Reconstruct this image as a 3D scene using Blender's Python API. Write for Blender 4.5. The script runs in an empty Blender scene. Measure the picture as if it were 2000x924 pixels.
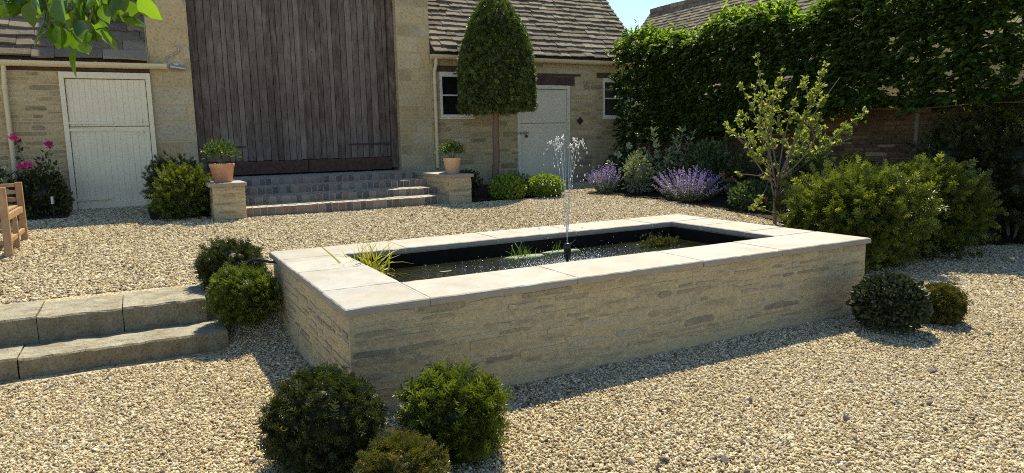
import bpy, math, random
import numpy as np
from mathutils import Vector, Matrix
random.seed(7); rng = np.random.default_rng(7)
R_ = math.radians
sc = bpy.context.scene
COL = sc.collection

# ------------------------------------------------------------------ camera
cam_d = bpy.data.cameras.new('camera'); cam = bpy.data.objects.new('camera', cam_d); COL.objects.link(cam)
FPX = 1362.27; YAW, PITCH, ROLL = 0.49359652, 0.14062072, -0.02179306
CAMZ = 1.52
_f = np.array([math.sin(YAW)*math.cos(PITCH), math.cos(YAW)*math.cos(PITCH), -math.sin(PITCH)])
_r = np.array([math.cos(YAW), -math.sin(YAW), 0.]); _u = np.cross(_r, _f)
c_, s_ = math.cos(ROLL), math.sin(ROLL)
_r, _u = c_*_r + s_*_u, -s_*_r + c_*_u
M = Matrix(((_r[0], _u[0], -_f[0], 0), (_r[1], _u[1], -_f[1], 0), (_r[2], _u[2], -_f[2], CAMZ), (0, 0, 0, 1)))
cam.matrix_world = M
cam_d.sensor_width = 36; cam_d.lens = FPX/2000*36; cam_d.clip_start = .05; cam_d.clip_end = 2000
sc.camera = cam

# ------------------------------------------------------------------ world, sun, exposure
SUN = Vector((.45, .54, 1.0)).normalized()          # towards the sun
SUN_ELEV = math.asin(SUN.z); SUN_AZ = math.atan2(SUN.x, SUN.y)
world = bpy.data.worlds.new('World'); sc.world = world; world.use_nodes = True
wn = world.node_tree.nodes; bg = wn['Background']
sky = wn.new('ShaderNodeTexSky'); sky.sky_type = 'NISHITA'; sky.sun_disc = False
sky.sun_elevation = SUN_ELEV; sky.sun_rotation = SUN_AZ; sky.air_density = .6; sky.dust_density = 0; sky.ozone_density = 1.3
world.node_tree.links.new(sky.outputs[0], bg.inputs[0]); bg.inputs[1].default_value = .15
sun_d = bpy.data.lights.new('sun', 'SUN'); sun_d.energy = 4.6; sun_d.angle = R_(.5); sun_d.color = (1, .91, .74)
sun = bpy.data.objects.new('sun', sun_d); COL.objects.link(sun)
sun.rotation_euler = SUN.to_track_quat('Z', 'Y').to_euler(); sun.location = (8, 10, 20)
sc.view_settings.view_transform = 'Standard'; sc.view_settings.look = 'None'
sc.view_settings.exposure = .76; sc.view_settings.gamma = 1; sc.view_settings.use_curve_mapping = False
sc.view_settings.use_white_balance = True; sc.view_settings.white_balance_temperature = 7050; sc.view_settings.white_balance_tint = 4
sc.cycles.max_bounces = 8; sc.cycles.diffuse_bounces = 4; sc.cycles.glossy_bounces = 3; sc.cycles.transmission_bounces = 5
sc.cycles.caustics_reflective = False; sc.cycles.caustics_refractive = False
sc.cycles.use_denoising = False; sc.cycles.pixel_filter_type = 'GAUSSIAN'; sc.cycles.filter_width = 1.15; sc.cycles.sample_clamp_indirect = 4
sc.cycles.use_adaptive_sampling = True; sc.cycles.adaptive_threshold = .008

# ------------------------------------------------------------------ material helpers
class NT:
    def __init__(s, name, rough=.8, spec=.3):
        s.m = bpy.data.materials.new(name); s.m.use_nodes = True
        s.t = s.m.node_tree; s.n = s.t.nodes; s.b = s.n['Principled BSDF']
        s.set('Roughness', rough); s.set('Specular IOR Level', spec)
    def link(s, a, b): s.t.links.new(a, b)
    def inp(s, sock, v):
        if hasattr(v, 'is_output') or isinstance(v, bpy.types.NodeSocket): s.link(v, sock)
        elif isinstance(v, (tuple, list)) and len(v) == 3 and sock.type == 'RGBA': sock.default_value = (*v, 1)
        else: sock.default_value = v
    def set(s, k, v): s.inp(s.b.inputs[k], v)
    def node(s, typ, **kw):
        n = s.n.new(typ)
        for k, v in kw.items(): setattr(n, k, v)
        return n
    def pos(s, scale=(1, 1, 1), rot=None):
        g = s.node('ShaderNodeNewGeometry'); mp = s.node('ShaderNodeMapping')
        s.link(g.outputs['Position'], mp.inputs[0]); mp.inputs['Scale'].default_value = scale
        return mp.outputs[0]
    def noise(s, scale, detail=4, vec=None, rough=.6, dist=0):
        n = s.node('ShaderNodeTexNoise'); n.inputs['Scale'].default_value = scale; n.inputs['Detail'].default_value = detail
        n.inputs['Roughness'].default_value = rough; n.inputs['Distortion'].default_value = dist
        s.link(vec if vec is not None else s.pos(), n.inputs['Vector']); return n.outputs['Fac']
    def voro(s, scale, vec=None, feature='F1', out='Distance', rnd=1):
        n = s.node('ShaderNodeTexVoronoi', feature=feature); n.inputs['Scale'].default_value = scale
        n.inputs['Randomness'].default_value = rnd
        s.link(vec if vec is not None else s.pos(), n.inputs['Vector']); return n.outputs[out]
    def ramp(s, f, stops, interp='LINEAR'):
        n = s.node('ShaderNodeValToRGB'); e = n.color_ramp.elements; n.color_ramp.interpolation = interp
        while len(e) < len(stops): e.new(.5)
        for el, (p, c) in zip(e, stops):
            el.position = p; el.color = (*c, 1) if isinstance(c, tuple) else (c, c, c, 1)
        s.inp(n.inputs[0], f); return n.outputs[0]
    def mix(s, f, a, b, mode='MIX'):
        n = s.node('ShaderNodeMix', data_type='RGBA', blend_type=mode)
        s.inp(n.inputs[0], f); s.inp(n.inputs[6], a); s.inp(n.inputs[7], b); return n.outputs[2]
    def math(s, op, a, b=0, c=0):
        n = s.node('ShaderNodeMath', operation=op); s.inp(n.inputs[0], a); s.inp(n.inputs[1], b); s.inp(n.inputs[2], c); return n.outputs[0]
    def attr(s, name='rnd', inst=False):
        n = s.node('ShaderNodeAttribute'); n.attribute_name = name
        if inst: n.attribute_type = 'INSTANCER'
        return n.outputs['Fac']
    def bump(s, h, strength=.5, dist=.01):
        n = s.node('ShaderNodeBump'); n.inputs['Strength'].default_value = strength; n.inputs['Distance'].default_value = dist
        s.inp(n.inputs['Height'], h); s.link(n.outputs[0], s.b.inputs['Normal']); return n.outputs[0]
    def color(s, c): s.set('Base Color', c)

def stone_mat(name, stops, spots=.3, dark=(.12, .1, .08), pale=None, nscale=9, bump=.6, bdist=.012, rough=.9):
    t = NT(name, rough, .2)
    base = t.ramp(t.attr(), stops)
    n1 = t.noise(nscale, 6); n2 = t.noise(nscale*4.3, 5); n3 = t.noise(1.3, 3)
    c = t.mix(t.ramp(n1, [(.35, 0.), (.7, 1.)]), base, t.mix(.5, base, pale or (.5, .42, .28)))
    c = t.mix(t.math('MULTIPLY', t.ramp(n2, [(.5, 0.), (.68, 1.)]), spots), c, dark)
    c = t.mix(1, c, t.ramp(n3, [(.3, .78), (.7, 1.08)]), 'MULTIPLY')
    t.color(c)
    h = t.math('ADD', n1, t.math('MULTIPLY', n2, .6))
    t.bump(h, bump, bdist); return t.m

MT = {}
def top_lichen(m):
    """pale lichen crusts growing on the upper faces"""
    t = NT.__new__(NT); t.m = m; t.t = m.node_tree; t.n = t.t.nodes; t.b = t.n['Principled BSDF']
    src = t.b.inputs['Base Color'].links[0].from_socket; g = t.node('ShaderNodeNewGeometry'); sp = t.node('ShaderNodeSeparateXYZ'); t.link(g.outputs['True Normal'], sp.inputs[0])
    f = t.math('MULTIPLY', t.ramp(sp.outputs[2], [(.6, 0.), (.85, 1.)]), t.ramp(t.noise(6, 7, None, .75), [(.40, .15), (.60, .85)]))
    t.color(t.mix(f, src, t.mix(t.noise(40, 4), (.34, .32, .25), (.52, .49, .41)))); return m
MT['mortar'] = (lambda t: (t.color(t.mix(t.noise(3, 6), (.47, .37, .20), t.mix(t.noise(22, 5), (.56, .46, .28), (.36, .28, .155)))), t.bump(t.noise(45, 6), .7, .012), t.m)[-1])(NT('sandy_mortar', .95, .1))
MT['rubble'] = stone_mat('rubble_stone', [(0, (.24, .19, .115)), (.25, (.42, .32, .17)), (.6, (.56, .445, .25)), (.85, (.60, .50, .32)), (1, (.36, .32, .24))], .5)
def pool_mat(name, stone):
    t = NT(name, .95, .12)
    n1 = t.noise(2.4, 6, t.pos((1, 1, 1.6))); n2 = t.noise(11, 6, t.pos((1, 1, 2.6)), .7); n3 = t.noise(38, 6, None, .7); n4 = t.noise(5, 5, t.pos((.8, .8, 3.5)), .65)
    m = t.mix(t.ramp(n1, [(.36, 0.), (.64, 1.)]), (.54, .42, .23), (.43, .37, .255))
    m = t.mix(t.ramp(n2, [(.38, 0.), (.66, .85)]), m, (.60, .485, .29))
    m = t.mix(t.ramp(n4, [(.53, 0.), (.66, .6)]), m, (.29, .24, .165))
    m = t.mix(t.ramp(t.noise(7, 5, t.pos((.7, .7, 7)), .7), [(.62, 0.), (.70, .75)]), m, (.17, .14, .10))
    if stone:
        st = t.ramp(t.attr(), [(0, (.21, .18, .14)), (.12, (.30, .25, .175)), (.35, (.42, .34, .21)), (.6, (.54, .435, .26)), (.8, (.50, .43, .30)), (.92, (.36, .325, .265)), (1, (.40, .27, .17))])
        m = t.mix(t.ramp(t.math('ADD', n2, t.math('MULTIPLY', t.noise(4.5, 4), .6)), [(.60, .95), (1.0, .38)]), m, st)
    m = t.mix(1, m, t.ramp(n3, [(.3, .78), (.7, 1.14)]), 'MULTIPLY'); t.color(m)
    t.bump(t.math('ADD', t.math('ADD', n3, t.math('MULTIPLY', n2, 1.2)), n4), .9, .016); return t.m
MT['poolmortar'] = pool_mat('pool_mortar', False); MT['poolstone'] = pool_mat('pool_rubble_stone', True)
MT['ashlar'] = stone_mat('ashlar_stone', [(0, (.38, .29, .16)), (.3, (.52, .39, .20)), (.6, (.56, .45, .265)), (.85, (.48, .42, .29)), (1, (.36, .31, .22))], .6, dark=(.18, .15, .11), nscale=5, bump=.5)
MT['drystone'] = stone_mat('drystone', [(0, (.10, .062, .042)), (.5, (.19, .12, .08)), (.88, (.27, .185, .12)), (1, (.55, .46, .34))], .5, pale=(.3, .2, .12), dark=(.04, .03, .03))
MT['slate'] = stone_mat('stone_slate', [(0, (.085, .070, .055)), (.4, (.155, .13, .10)), (.8, (.215, .18, .14)), (1, (.33, .285, .22))], .6, pale=(.30, .245, .175), dark=(.055, .045, .038), nscale=14)
MT['oldstep'] = top_lichen(stone_mat('weathered_step_stone', [(0, (.19, .155, .09)), (.5, (.27, .225, .14)), (1, (.25, .21, .14))], .6, pale=(.40, .36, .27), dark=(.10, .085, .055), nscale=13, bump=1, bdist=.03))
def _cop():
    t = NT('sandstone_coping', .6, .4)
    base = t.ramp(t.attr(), [(0, (.36, .36, .345)), (.5, (.45, .445, .425)), (1, (.40, .38, .35))])
    n = t.noise(5, 7, None, .7); n2 = t.noise(1.3, 4, dist=1.8); n3 = t.noise(26, 6, t.pos((1, .5, 1)), .7)
    c = t.mix(t.ramp(n2, [(.42, 0.), (.60, .7)]), base, (.37, .33, .28))
    c = t.mix(t.ramp(t.noise(2.1, 5, None, .65), [(.56, 0.), (.66, .45)]), c, (.50, .40, .30))
    c = t.mix(1, c, t.ramp(n, [(.3, .82), (.7, 1.08)]), 'MULTIPLY')
    c = t.mix(t.ramp(n3, [(.60, 0.), (.74, .6)]), c, (.22, .20, .17))
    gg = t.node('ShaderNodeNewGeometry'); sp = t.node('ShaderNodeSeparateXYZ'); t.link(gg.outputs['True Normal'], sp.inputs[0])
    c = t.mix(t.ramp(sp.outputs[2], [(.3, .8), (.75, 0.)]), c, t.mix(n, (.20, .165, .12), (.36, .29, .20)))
    t.color(c); t.bump(t.math('ADD', n, t.math('MULTIPLY', n3, .35)), .6, .012); return t.m
MT['coping'] = _cop()
def _brick():
    t = NT('blue_brick', .75, .35)
    c = t.ramp(t.attr(), [(0, (.06, .052, .048)), (.35, (.115, .095, .083)), (.6, (.17, .13, .105)), (.8, (.26, .22, .18)), (1, (.18, .09, .065))])
    c = t.mix(t.ramp(t.noise(30, 5), [(.4, 0.), (.75, .7)]), c, (.30, .27, .23))
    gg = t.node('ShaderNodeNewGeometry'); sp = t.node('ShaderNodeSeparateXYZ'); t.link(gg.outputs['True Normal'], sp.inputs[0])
    t.color(t.mix(t.ramp(sp.outputs[2], [(.5, 0.), (.8, .78)]), c, t.mix(t.noise(9, 4), (.36, .32, .27), (.52, .47, .40)))); t.bump(t.noise(60, 5), .4, .006); return t.m  # upward faces paler: sky light on the treads put into the brick colour
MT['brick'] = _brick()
MT['brickmortar'] = (lambda t: (t.color(t.mix(t.noise(14, 4), (.32, .28, .22), (.42, .37, .29))), t.bump(t.noise(60, 4), .5, .006), t.m)[-1])(NT('step_mortar', .95, .1))
def _boards():
    t = NT('weathered_boards', .85, .15)
    g = t.node('ShaderNodeNewGeometry'); cx = t.node('ShaderNodeCombineXYZ'); sp = t.node('ShaderNodeSeparateXYZ')
    t.link(g.outputs['Position'], sp.inputs[0]); r = t.attr()
    t.link(t.math('MULTIPLY', sp.outputs[0], 1.), cx.inputs[0]); t.link(t.math('MULTIPLY', r, 37.), cx.inputs[1]); t.link(t.math('MULTIPLY', sp.outputs[2], .045), cx.inputs[2])
    gr = t.noise(75, 6, cx.outputs[0], .65, 1.2)
    cx2 = t.node('ShaderNodeCombineXYZ'); t.link(sp.outputs[0], cx2.inputs[0]); t.link(t.math('MULTIPLY', r, 11.), cx2.inputs[1]); t.link(t.math('MULTIPLY', sp.outputs[2], .3), cx2.inputs[2])
    wide = t.noise(9, 5, cx2.outputs[0], .6, .5)
    kn = t.voro(3.2, t.pos((1.7, 1, 1)))
    base = t.ramp(r, [(0, (.050, .034, .026)), (.5, (.088, .063, .050)), (1, (.135, .104, .086))])
    c = t.mix(t.ramp(gr, [(.38, 0.), (.66, 1.)]), base, t.ramp(r, [(0, (.13, .095, .078)), (1, (.24, .20, .175))]))
    c = t.mix(t.ramp(wide, [(.45, 0.), (.7, .5)]), c, (.27, .235, .205))
    c = t.mix(t.ramp(kn, [(.03, .9), (.065, 0.)]), c, (.018, .013, .01))
    hi = t.noise(1.1, 2)
    c = t.mix(1, c, t.ramp(hi, [(.3, .8), (.7, 1.15)]), 'MULTIPLY')
    t.color(c); t.bump(t.math('ADD', gr, t.math('MULTIPLY', wide, .5)), .6, .006); return t.m
MT['boards'] = _boards()
def simple(name, col, rough=.6, spec=.4, var=.12, sc_=8, bumpv=.15, metal=0, spots=None):
    t = NT(name, rough, spec); n = t.noise(sc_, 5)
    c = t.mix(1, tuple(col), t.ramp(n, [(.3, 1-var), (.7, 1+var)]), 'MULTIPLY')
    if spots: c = t.mix(t.ramp(t.noise(sc_*3, 6), [(.55, 0.), (.72, spots[1])]), c, spots[0])
    t.color(c); t.set('Metallic', metal); t.bump(t.noise(sc_*8, 4), bumpv, .004); return t.m
MT['kick'] = simple('kick_board_timber', (.085, .048, .036), .8, .2, .4, 14)
MT['timber'] = simple('dark_old_timber', (.085, .055, .042), .85, .2, .4, 12, .6)
MT['iron'] = simple('black_iron', (.03, .026, .024), .6, .4)
MT['cream'] = simple('cream_paint', (.72, .65, .47), .5, .4, .05, 3, .2, spots=((.45, .40, .29), .25))
MT['greypaint'] = simple('pale_grey_paint', (.68, .64, .50), .5, .4, .04, 3, .15, spots=((.42, .42, .36), .2))
MT['white'] = simple('white_paint', (.72, .70, .62), .5, .4, .04, 5)
MT['gutter'] = simple('cream_gutter', (.60, .50, .31), .45, .4, .06, 4)
MT['gutterdark'] = simple('weathered_gutter', (.44, .38, .25), .45, .4, .06, 4)
MT['steel'] = simple('galvanised_steel', (.38, .39, .40), .4, .5, .08, 12, .1, .7)
MT['blackplastic'] = simple('black_plastic', (.012, .012, .013), .35, .5, .05)
MT['liner'] = simple('pond_liner', (.013, .011, .009), .9, .1, .3, 9)
MT['terracotta'] = simple('terracotta', (.52, .27, .155), .85, .2, .12, 7, .3, spots=((.68, .55, .44), .6))
MT['terracottapale'] = simple('pale_terracotta', (.60, .38, .25), .85, .2, .08, 7, .3, spots=((.68, .52, .40), .35))
MT['soil'] = simple('dark_soil', (.045, .032, .022), .95, .1, .35, 20, .9)
def _teak():
    t = NT('teak', .6, .35); n = t.noise(30, 5, t.pos((.3, .3, .12)), .6, 1)
    t.color(t.mix(t.ramp(n, [(.35, 0.), (.65, 1.)]), (.30, .17, .085), (.44, .28, .155))); t.bump(n, .3, .004); return t.m
MT['teak'] = _teak()
def _glass():
    t = NT('window_glass', .06, .5); t.color((.012, .013, .014)); t.bump(t.noise(2.5, 2), .05, .02); return t.m
MT['glass'] = _glass()
def _bark(name, a, b):
    t = NT(name, .85, .2); n = t.noise(35, 6, t.pos((1, 1, .25))); t.color(t.mix(n, a, b)); t.bump(n, .8, .01); return t.m
MT['bark'] = _bark('tree_bark', (.13, .10, .07), (.27, .22, .165))
MT['redbark'] = _bark('topiary_bark', (.16, .10, .065), (.27, .185, .125))
MT['stem'] = _bark('green_stem', (.07, .09, .035), (.13, .14, .06))
def leaf_mat(name, stops, trans=.35, tcol=None, rough=.45, spec=.35):
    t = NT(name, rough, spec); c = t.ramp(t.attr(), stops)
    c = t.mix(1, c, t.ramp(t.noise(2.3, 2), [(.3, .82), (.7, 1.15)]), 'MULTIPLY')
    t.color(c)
    tr = t.node('ShaderNodeBsdfTranslucent'); mx = t.node('ShaderNodeMixShader'); mx.inputs[0].default_value = trans
    t.inp(tr.inputs[0], t.mix(1, c, tcol or (1.5, 1.6, .6), 'MULTIPLY'))
    out = t.n['Material Output']; t.link(t.b.outputs[0], mx.inputs[1]); t.link(tr.outputs[0], mx.inputs[2]); t.link(mx.outputs[0], out.inputs[0]); return t.m
MT['yewdark'] = leaf_mat('dark_yew_leaves', [(0, (.020, .024, .010)), (.5, (.040, .050, .017)), (.8, (.075, .090, .024)), (1, (.15, .155, .036))], .15)
MT['yewdeep'] = leaf_mat('deep_green_leaves', [(0, (.022, .026, .012)), (.5, (.036, .050, .022)), (.85, (.062, .076, .036)), (1, (.11, .10, .06))], .1, rough=.5, spec=.3)
MT['yew'] = leaf_mat('yew_leaves', [(0, (.028, .036, .010)), (.4, (.075, .098, .018)), (.75, (.145, .175, .028)), (1, (.26, .28, .05))], .28)
MT['yewgold'] = leaf_mat('golden_yew_leaves', [(0, (.035, .032, .010)), (.4, (.075, .085, .018)), (.75, (.125, .12, .025)), (1, (.19, .12, .03))], .22)
MT['topiary'] = leaf_mat('topiary_leaves', [(0, (.030, .036, .012)), (.5, (.068, .098, .024)), (.85, (.115, .155, .035)), (1, (.17, .21, .05))], .2)
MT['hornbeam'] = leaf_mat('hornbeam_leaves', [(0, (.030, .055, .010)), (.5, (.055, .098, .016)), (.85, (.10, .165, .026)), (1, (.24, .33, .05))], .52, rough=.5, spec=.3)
MT['lime'] = leaf_mat('lime_green_leaves', [(0, (.09, .14, .02)), (.5, (.17, .25, .035)), (1, (.27, .34, .06))], .3)
MT['mid'] = leaf_mat('mid_green_leaves', [(0, (.035, .06, .022)), (.5, (.065, .105, .04)), (1, (.13, .18, .08))], .25)
MT['grey'] = leaf_mat('grey_green_leaves', [(0, (.09, .12, .07)), (.5, (.19, .235, .14)), (1, (.32, .37, .25))], .2)
MT['crab'] = leaf_mat('young_yellow_leaves', [(0, (.15, .20, .045)), (.5, (.27, .32, .075)), (1, (.42, .44, .13))], .4, (1.4, 1.4, .7))
MT['bay'] = leaf_mat('glossy_leaves', [(0, (.035, .065, .016)), (.5, (.07, .125, .025)), (1, (.17, .23, .06))], .2, rough=.22, spec=.6)
MT['pear'] = leaf_mat('pear_leaves', [(0, (.03, .065, .012)), (.5, (.05, .105, .018)), (1, (.09, .16, .025))], .45, (2.6, 2.6, .4), .18, .6)
MT['yellowgrass'] = leaf_mat('yellow_sedge', [(0, (.38, .38, .04)), (1, (.62, .58, .12))], .3, (1.2, 1.2, .5))
MT['grass'] = leaf_mat('green_grass', [(0, (.07, .14, .025)), (1, (.15, .24, .05))], .3)
MT['purple'] = leaf_mat('purple_florets', [(0, (.22, .17, .42)), (.5, (.36, .28, .58)), (1, (.55, .45, .74))], .25, (1.1, 1, 1.2))
MT['pink'] = leaf_mat('pink_petals', [(0, (.55, .04, .20)), (1, (.75, .14, .36))], .25, (1.1, .8, 1))
MT['redbloom'] = leaf_mat('coral_petals', [(0, (.5, .09, .06)), (1, (.65, .2, .14))], .25, (1.1, .8, 1))
MT['whitebloom'] = leaf_mat('greenish_white_petals', [(0, (.35, .42, .22)), (1, (.55, .60, .42))], .25, (1.1, 1.1, 1))

# ------------------------------------------------------------------ mesh helpers
class MB:
    def __init__(s): s.v = []; s.f = []; s.r = []; s.sm = []
    def add(s, vs, fs, r=None, smooth=False):
        o = len(s.v); r = random.random() if r is None else r
        s.v += [tuple(v) for v in vs]
        for f in fs: s.f.append([i+o for i in f]); s.r.append(r); s.sm.append(smooth)
        return s
    def box(s, a, b, r=None, jit=0):
        (x0, y0, z0), (x1, y1, z1) = a, b
        vs = [(x, y, z) for z in (z0, z1) for x, y in ((x0, y0), (x1, y0), (x1, y1), (x0, y1))]
        if jit: vs = [tuple(c+random.uniform(-jit, jit) for c in v) for v in vs]
        return s.add(vs, [(0, 3, 2, 1), (4, 5, 6, 7), (0, 1, 5, 4), (1, 2, 6, 5), (2, 3, 7, 6), (3, 0, 4, 7)], r)
    def tube(s, pts, rad, n=8, r=None, caps=True):
        pts = [Vector(p) for p in pts]; k = len(pts)
        rad = rad if isinstance(rad, (list, tuple)) else [rad]*k
        vs = []; up = None
        for i, p in enumerate(pts):
            d = (pts[min(i+1, k-1)]-pts[max(i-1, 0)]).normalized()
            if up is None: up = Vector((0, 0, 1)) if abs(d.z) < .9 else Vector((1, 0, 0))
            x = d.cross(up).normalized(); y = x.cross(d).normalized(); up = y
            for j in range(n):
                a = 2*math.pi*j/n; vs.append(p+(x*math.cos(a)+y*math.sin(a))*rad[i])
        fs = [(i*n+j, i*n+(j+1) % n, (i+1)*n+(j+1) % n, (i+1)*n+j) for i in range(k-1) for j in range(n)]
        s.add(vs, fs, r, True)
        if caps: s.add(vs[:n], [tuple(range(n))[::-1]], r); s.add(vs[-n:], [tuple(range(n))], r)
        return s
    def lathe(s, prof, c, n=28, r=None):
        vs = [(c[0]+q*math.cos(2*math.pi*j/n), c[1]+q*math.sin(2*math.pi*j/n), c[2]+z) for q, z in prof for j in range(n)]
        fs = [(i*n+j, i*n+(j+1) % n, (i+1)*n+(j+1) % n, (i+1)*n+j) for i in range(len(prof)-1) for j in range(n)]
        return s.add(vs, fs, r, True)
    def build(s, name, mat, base=(0, 0, 0), parent=None, bevel=0):
        me = bpy.data.meshes.new(name)
        me.from_pydata([(x-base[0], y-base[1], z-base[2]) for x, y, z in s.v], [], s.f); me.update()
        at = me.attributes.new('rnd', 'FLOAT', 'FACE'); at.data.foreach_set('value', np.array(s.r, dtype=np.float32))
        me.polygons.foreach_set('use_smooth', s.sm)
        me.materials.append(mat)
        o = bpy.data.objects.new(name, me); COL.objects.link(o); o.parent = parent
        if bevel:
            b = o.modifiers.new('bevel', 'BEVEL'); b.width = bevel; b.segments = 2; b.limit_method = 'ANGLE'; b.angle_limit = R_(40)
        if parent is None: o.location = base
        return o

def tag(o, label=None, cat=None, group=None, kind=None):
    if label: o['label'] = label
    if cat: o['category'] = cat
    if group: o['group'] = group
    if kind: o['kind'] = kind
    return o
class Thing:
    def __init__(s, name, loc, label, cat, group=None):
        s.base = tuple(loc); s.e = bpy.data.objects.new(name, None); COL.objects.link(s.e); s.e.location = s.base
        s.e.empty_display_size = .1; tag(s.e, label, cat, group)
    def part(s, name, mb, mat, parent=None, bevel=0, label=None):
        o = mb.build(name, MT[mat] if isinstance(mat, str) else mat, s.base, parent or s.e, bevel)
        if label: o['label'] = label
        return o
    def leaves(s, name, P, D, size, tmpl, mat, **kw):
        return scatter(name, P, D, size, tmpl, MT[mat], s.base, s.e, **kw)

def np_mesh(name, V, Q, rnd, mat, base, parent, smooth=False):
    me = bpy.data.meshes.new(name); nv, nf = len(V), len(Q); k = Q.shape[1]
    V = (V - np.array(base)).astype(np.float32)
    me.vertices.add(nv); me.vertices.foreach_set('co', V.ravel())
    me.loops.add(nf*k); me.loops.foreach_set('vertex_index', Q.ravel().astype(np.int32))
    me.polygons.add(nf); me.polygons.foreach_set('loop_start', (np.arange(nf)*k).astype(np.int32))
    me.update(calc_edges=True)
    at = me.attributes.new('rnd', 'FLOAT', 'FACE'); at.data.foreach_set('value', rnd.astype(np.float32))
    me.polygons.foreach_set('use_smooth', np.full(nf, smooth))
    me.materials.append(mat)
    o = bpy.data.objects.new(name, me); COL.objects.link(o)
    if parent is not None: o.parent = parent
    else: o.location = base
    return o

def unit(a): return a/np.maximum(np.linalg.norm(a, axis=-1, keepdims=True), 1e-9)
# templates: growth axis +z, leaf face normal +y ; quads only
def T_yew(n=4, L=.42, w=.085):
    v = []; q = []
    def quad(a, b, ww, n_):
        a = np.array(a); b = np.array(b); d = unit(b-a); s = np.cross(d, n_); s = unit(s)*ww
        o = len(v); v.extend([a-s*.6, a+s*.6, b+s*.5, b-s*.5]); q.append([o, o+1, o+2, o+3])
    quad((0, 0, 0), (0, 0, 1.0), .035, np.array([0, 1, 0.]))
    for i in range(n):
        z = .08+.8*i/n; l = L*(1-.45*i/n)
        for sx in (-1, 1):
            quad((0, 0, z), (sx*l*.85, .10*((i % 2)*2-1), z+l*.55), w, np.array([0, 1, 0.]))
    return np.array(v), np.array(q)
def T_leaf(w=.32, fold=.10, droop=-.12):
    v = np.array([(0, 0, 0), (0, droop, 1), (-w*.9, fold, .30), (-w*.75, fold*.7, .68), (w*.9, fold, .30), (w*.75, fold*.7, .68)])
    return v, np.array([[0, 4, 5, 1], [0, 1, 3, 2]])
def T_blade(w=.03, seg=4, bend=.5):
    v = []; q = []
    for i in range(seg+1):
        t = i/seg; ww = w*(1-t**2*.9); v += [(-ww, bend*t*t, t-bend*.35*t*t*t), (ww, bend*t*t, t-bend*.35*t*t*t)]
    for i in range(seg): q.append([2*i, 2*i+1, 2*i+3, 2*i+2])
    return np.array(v, float), np.array(q)
TY = T_yew(); TY2 = T_yew(3, .5, .12); TL = T_leaf(); TLN = T_leaf(.2, .05, -.1); TLW = T_leaf(.42, .08, -.1)

def scatter(name, P, D, size, tmpl, mat, base, parent, hint=None, rnd=None, extra=None, seed=None):
    """many leaf-sized faces in ONE mesh: P points, D growth directions, hint = face normal wish"""
    n = len(P); D = unit(D); g = rng
    h = g.normal(size=(n, 3)) if hint is None else hint + g.normal(size=(n, 3))*.45
    X = unit(np.cross(h, D)); Y = np.cross(D, X)
    s = (size*g.uniform(.7, 1.3, n))[:, None, None]
    v, q = tmpl
    V = (v[None, :, 0:1]*X[:, None, :] + v[None, :, 1:2]*Y[:, None, :] + v[None, :, 2:3]*D[:, None, :])*s + P[:, None, :]
    Q = q[None] + (np.arange(n)*len(v))[:, None, None]
    r = g.uniform(0, 1, n) if rnd is None else rnd
    R = np.repeat(r, len(q)); V = V.reshape(-1, 3); Q = Q.reshape(-1, 4)
    if extra is not None:
        V2, Q2 = extra; Q = np.concatenate([Q, Q2+len(V)]); V = np.concatenate([V, V2]); R = np.concatenate([R, np.zeros(len(Q2))+.15])
    return np_mesh(name, V, Q, R, mat, base, parent)

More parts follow.
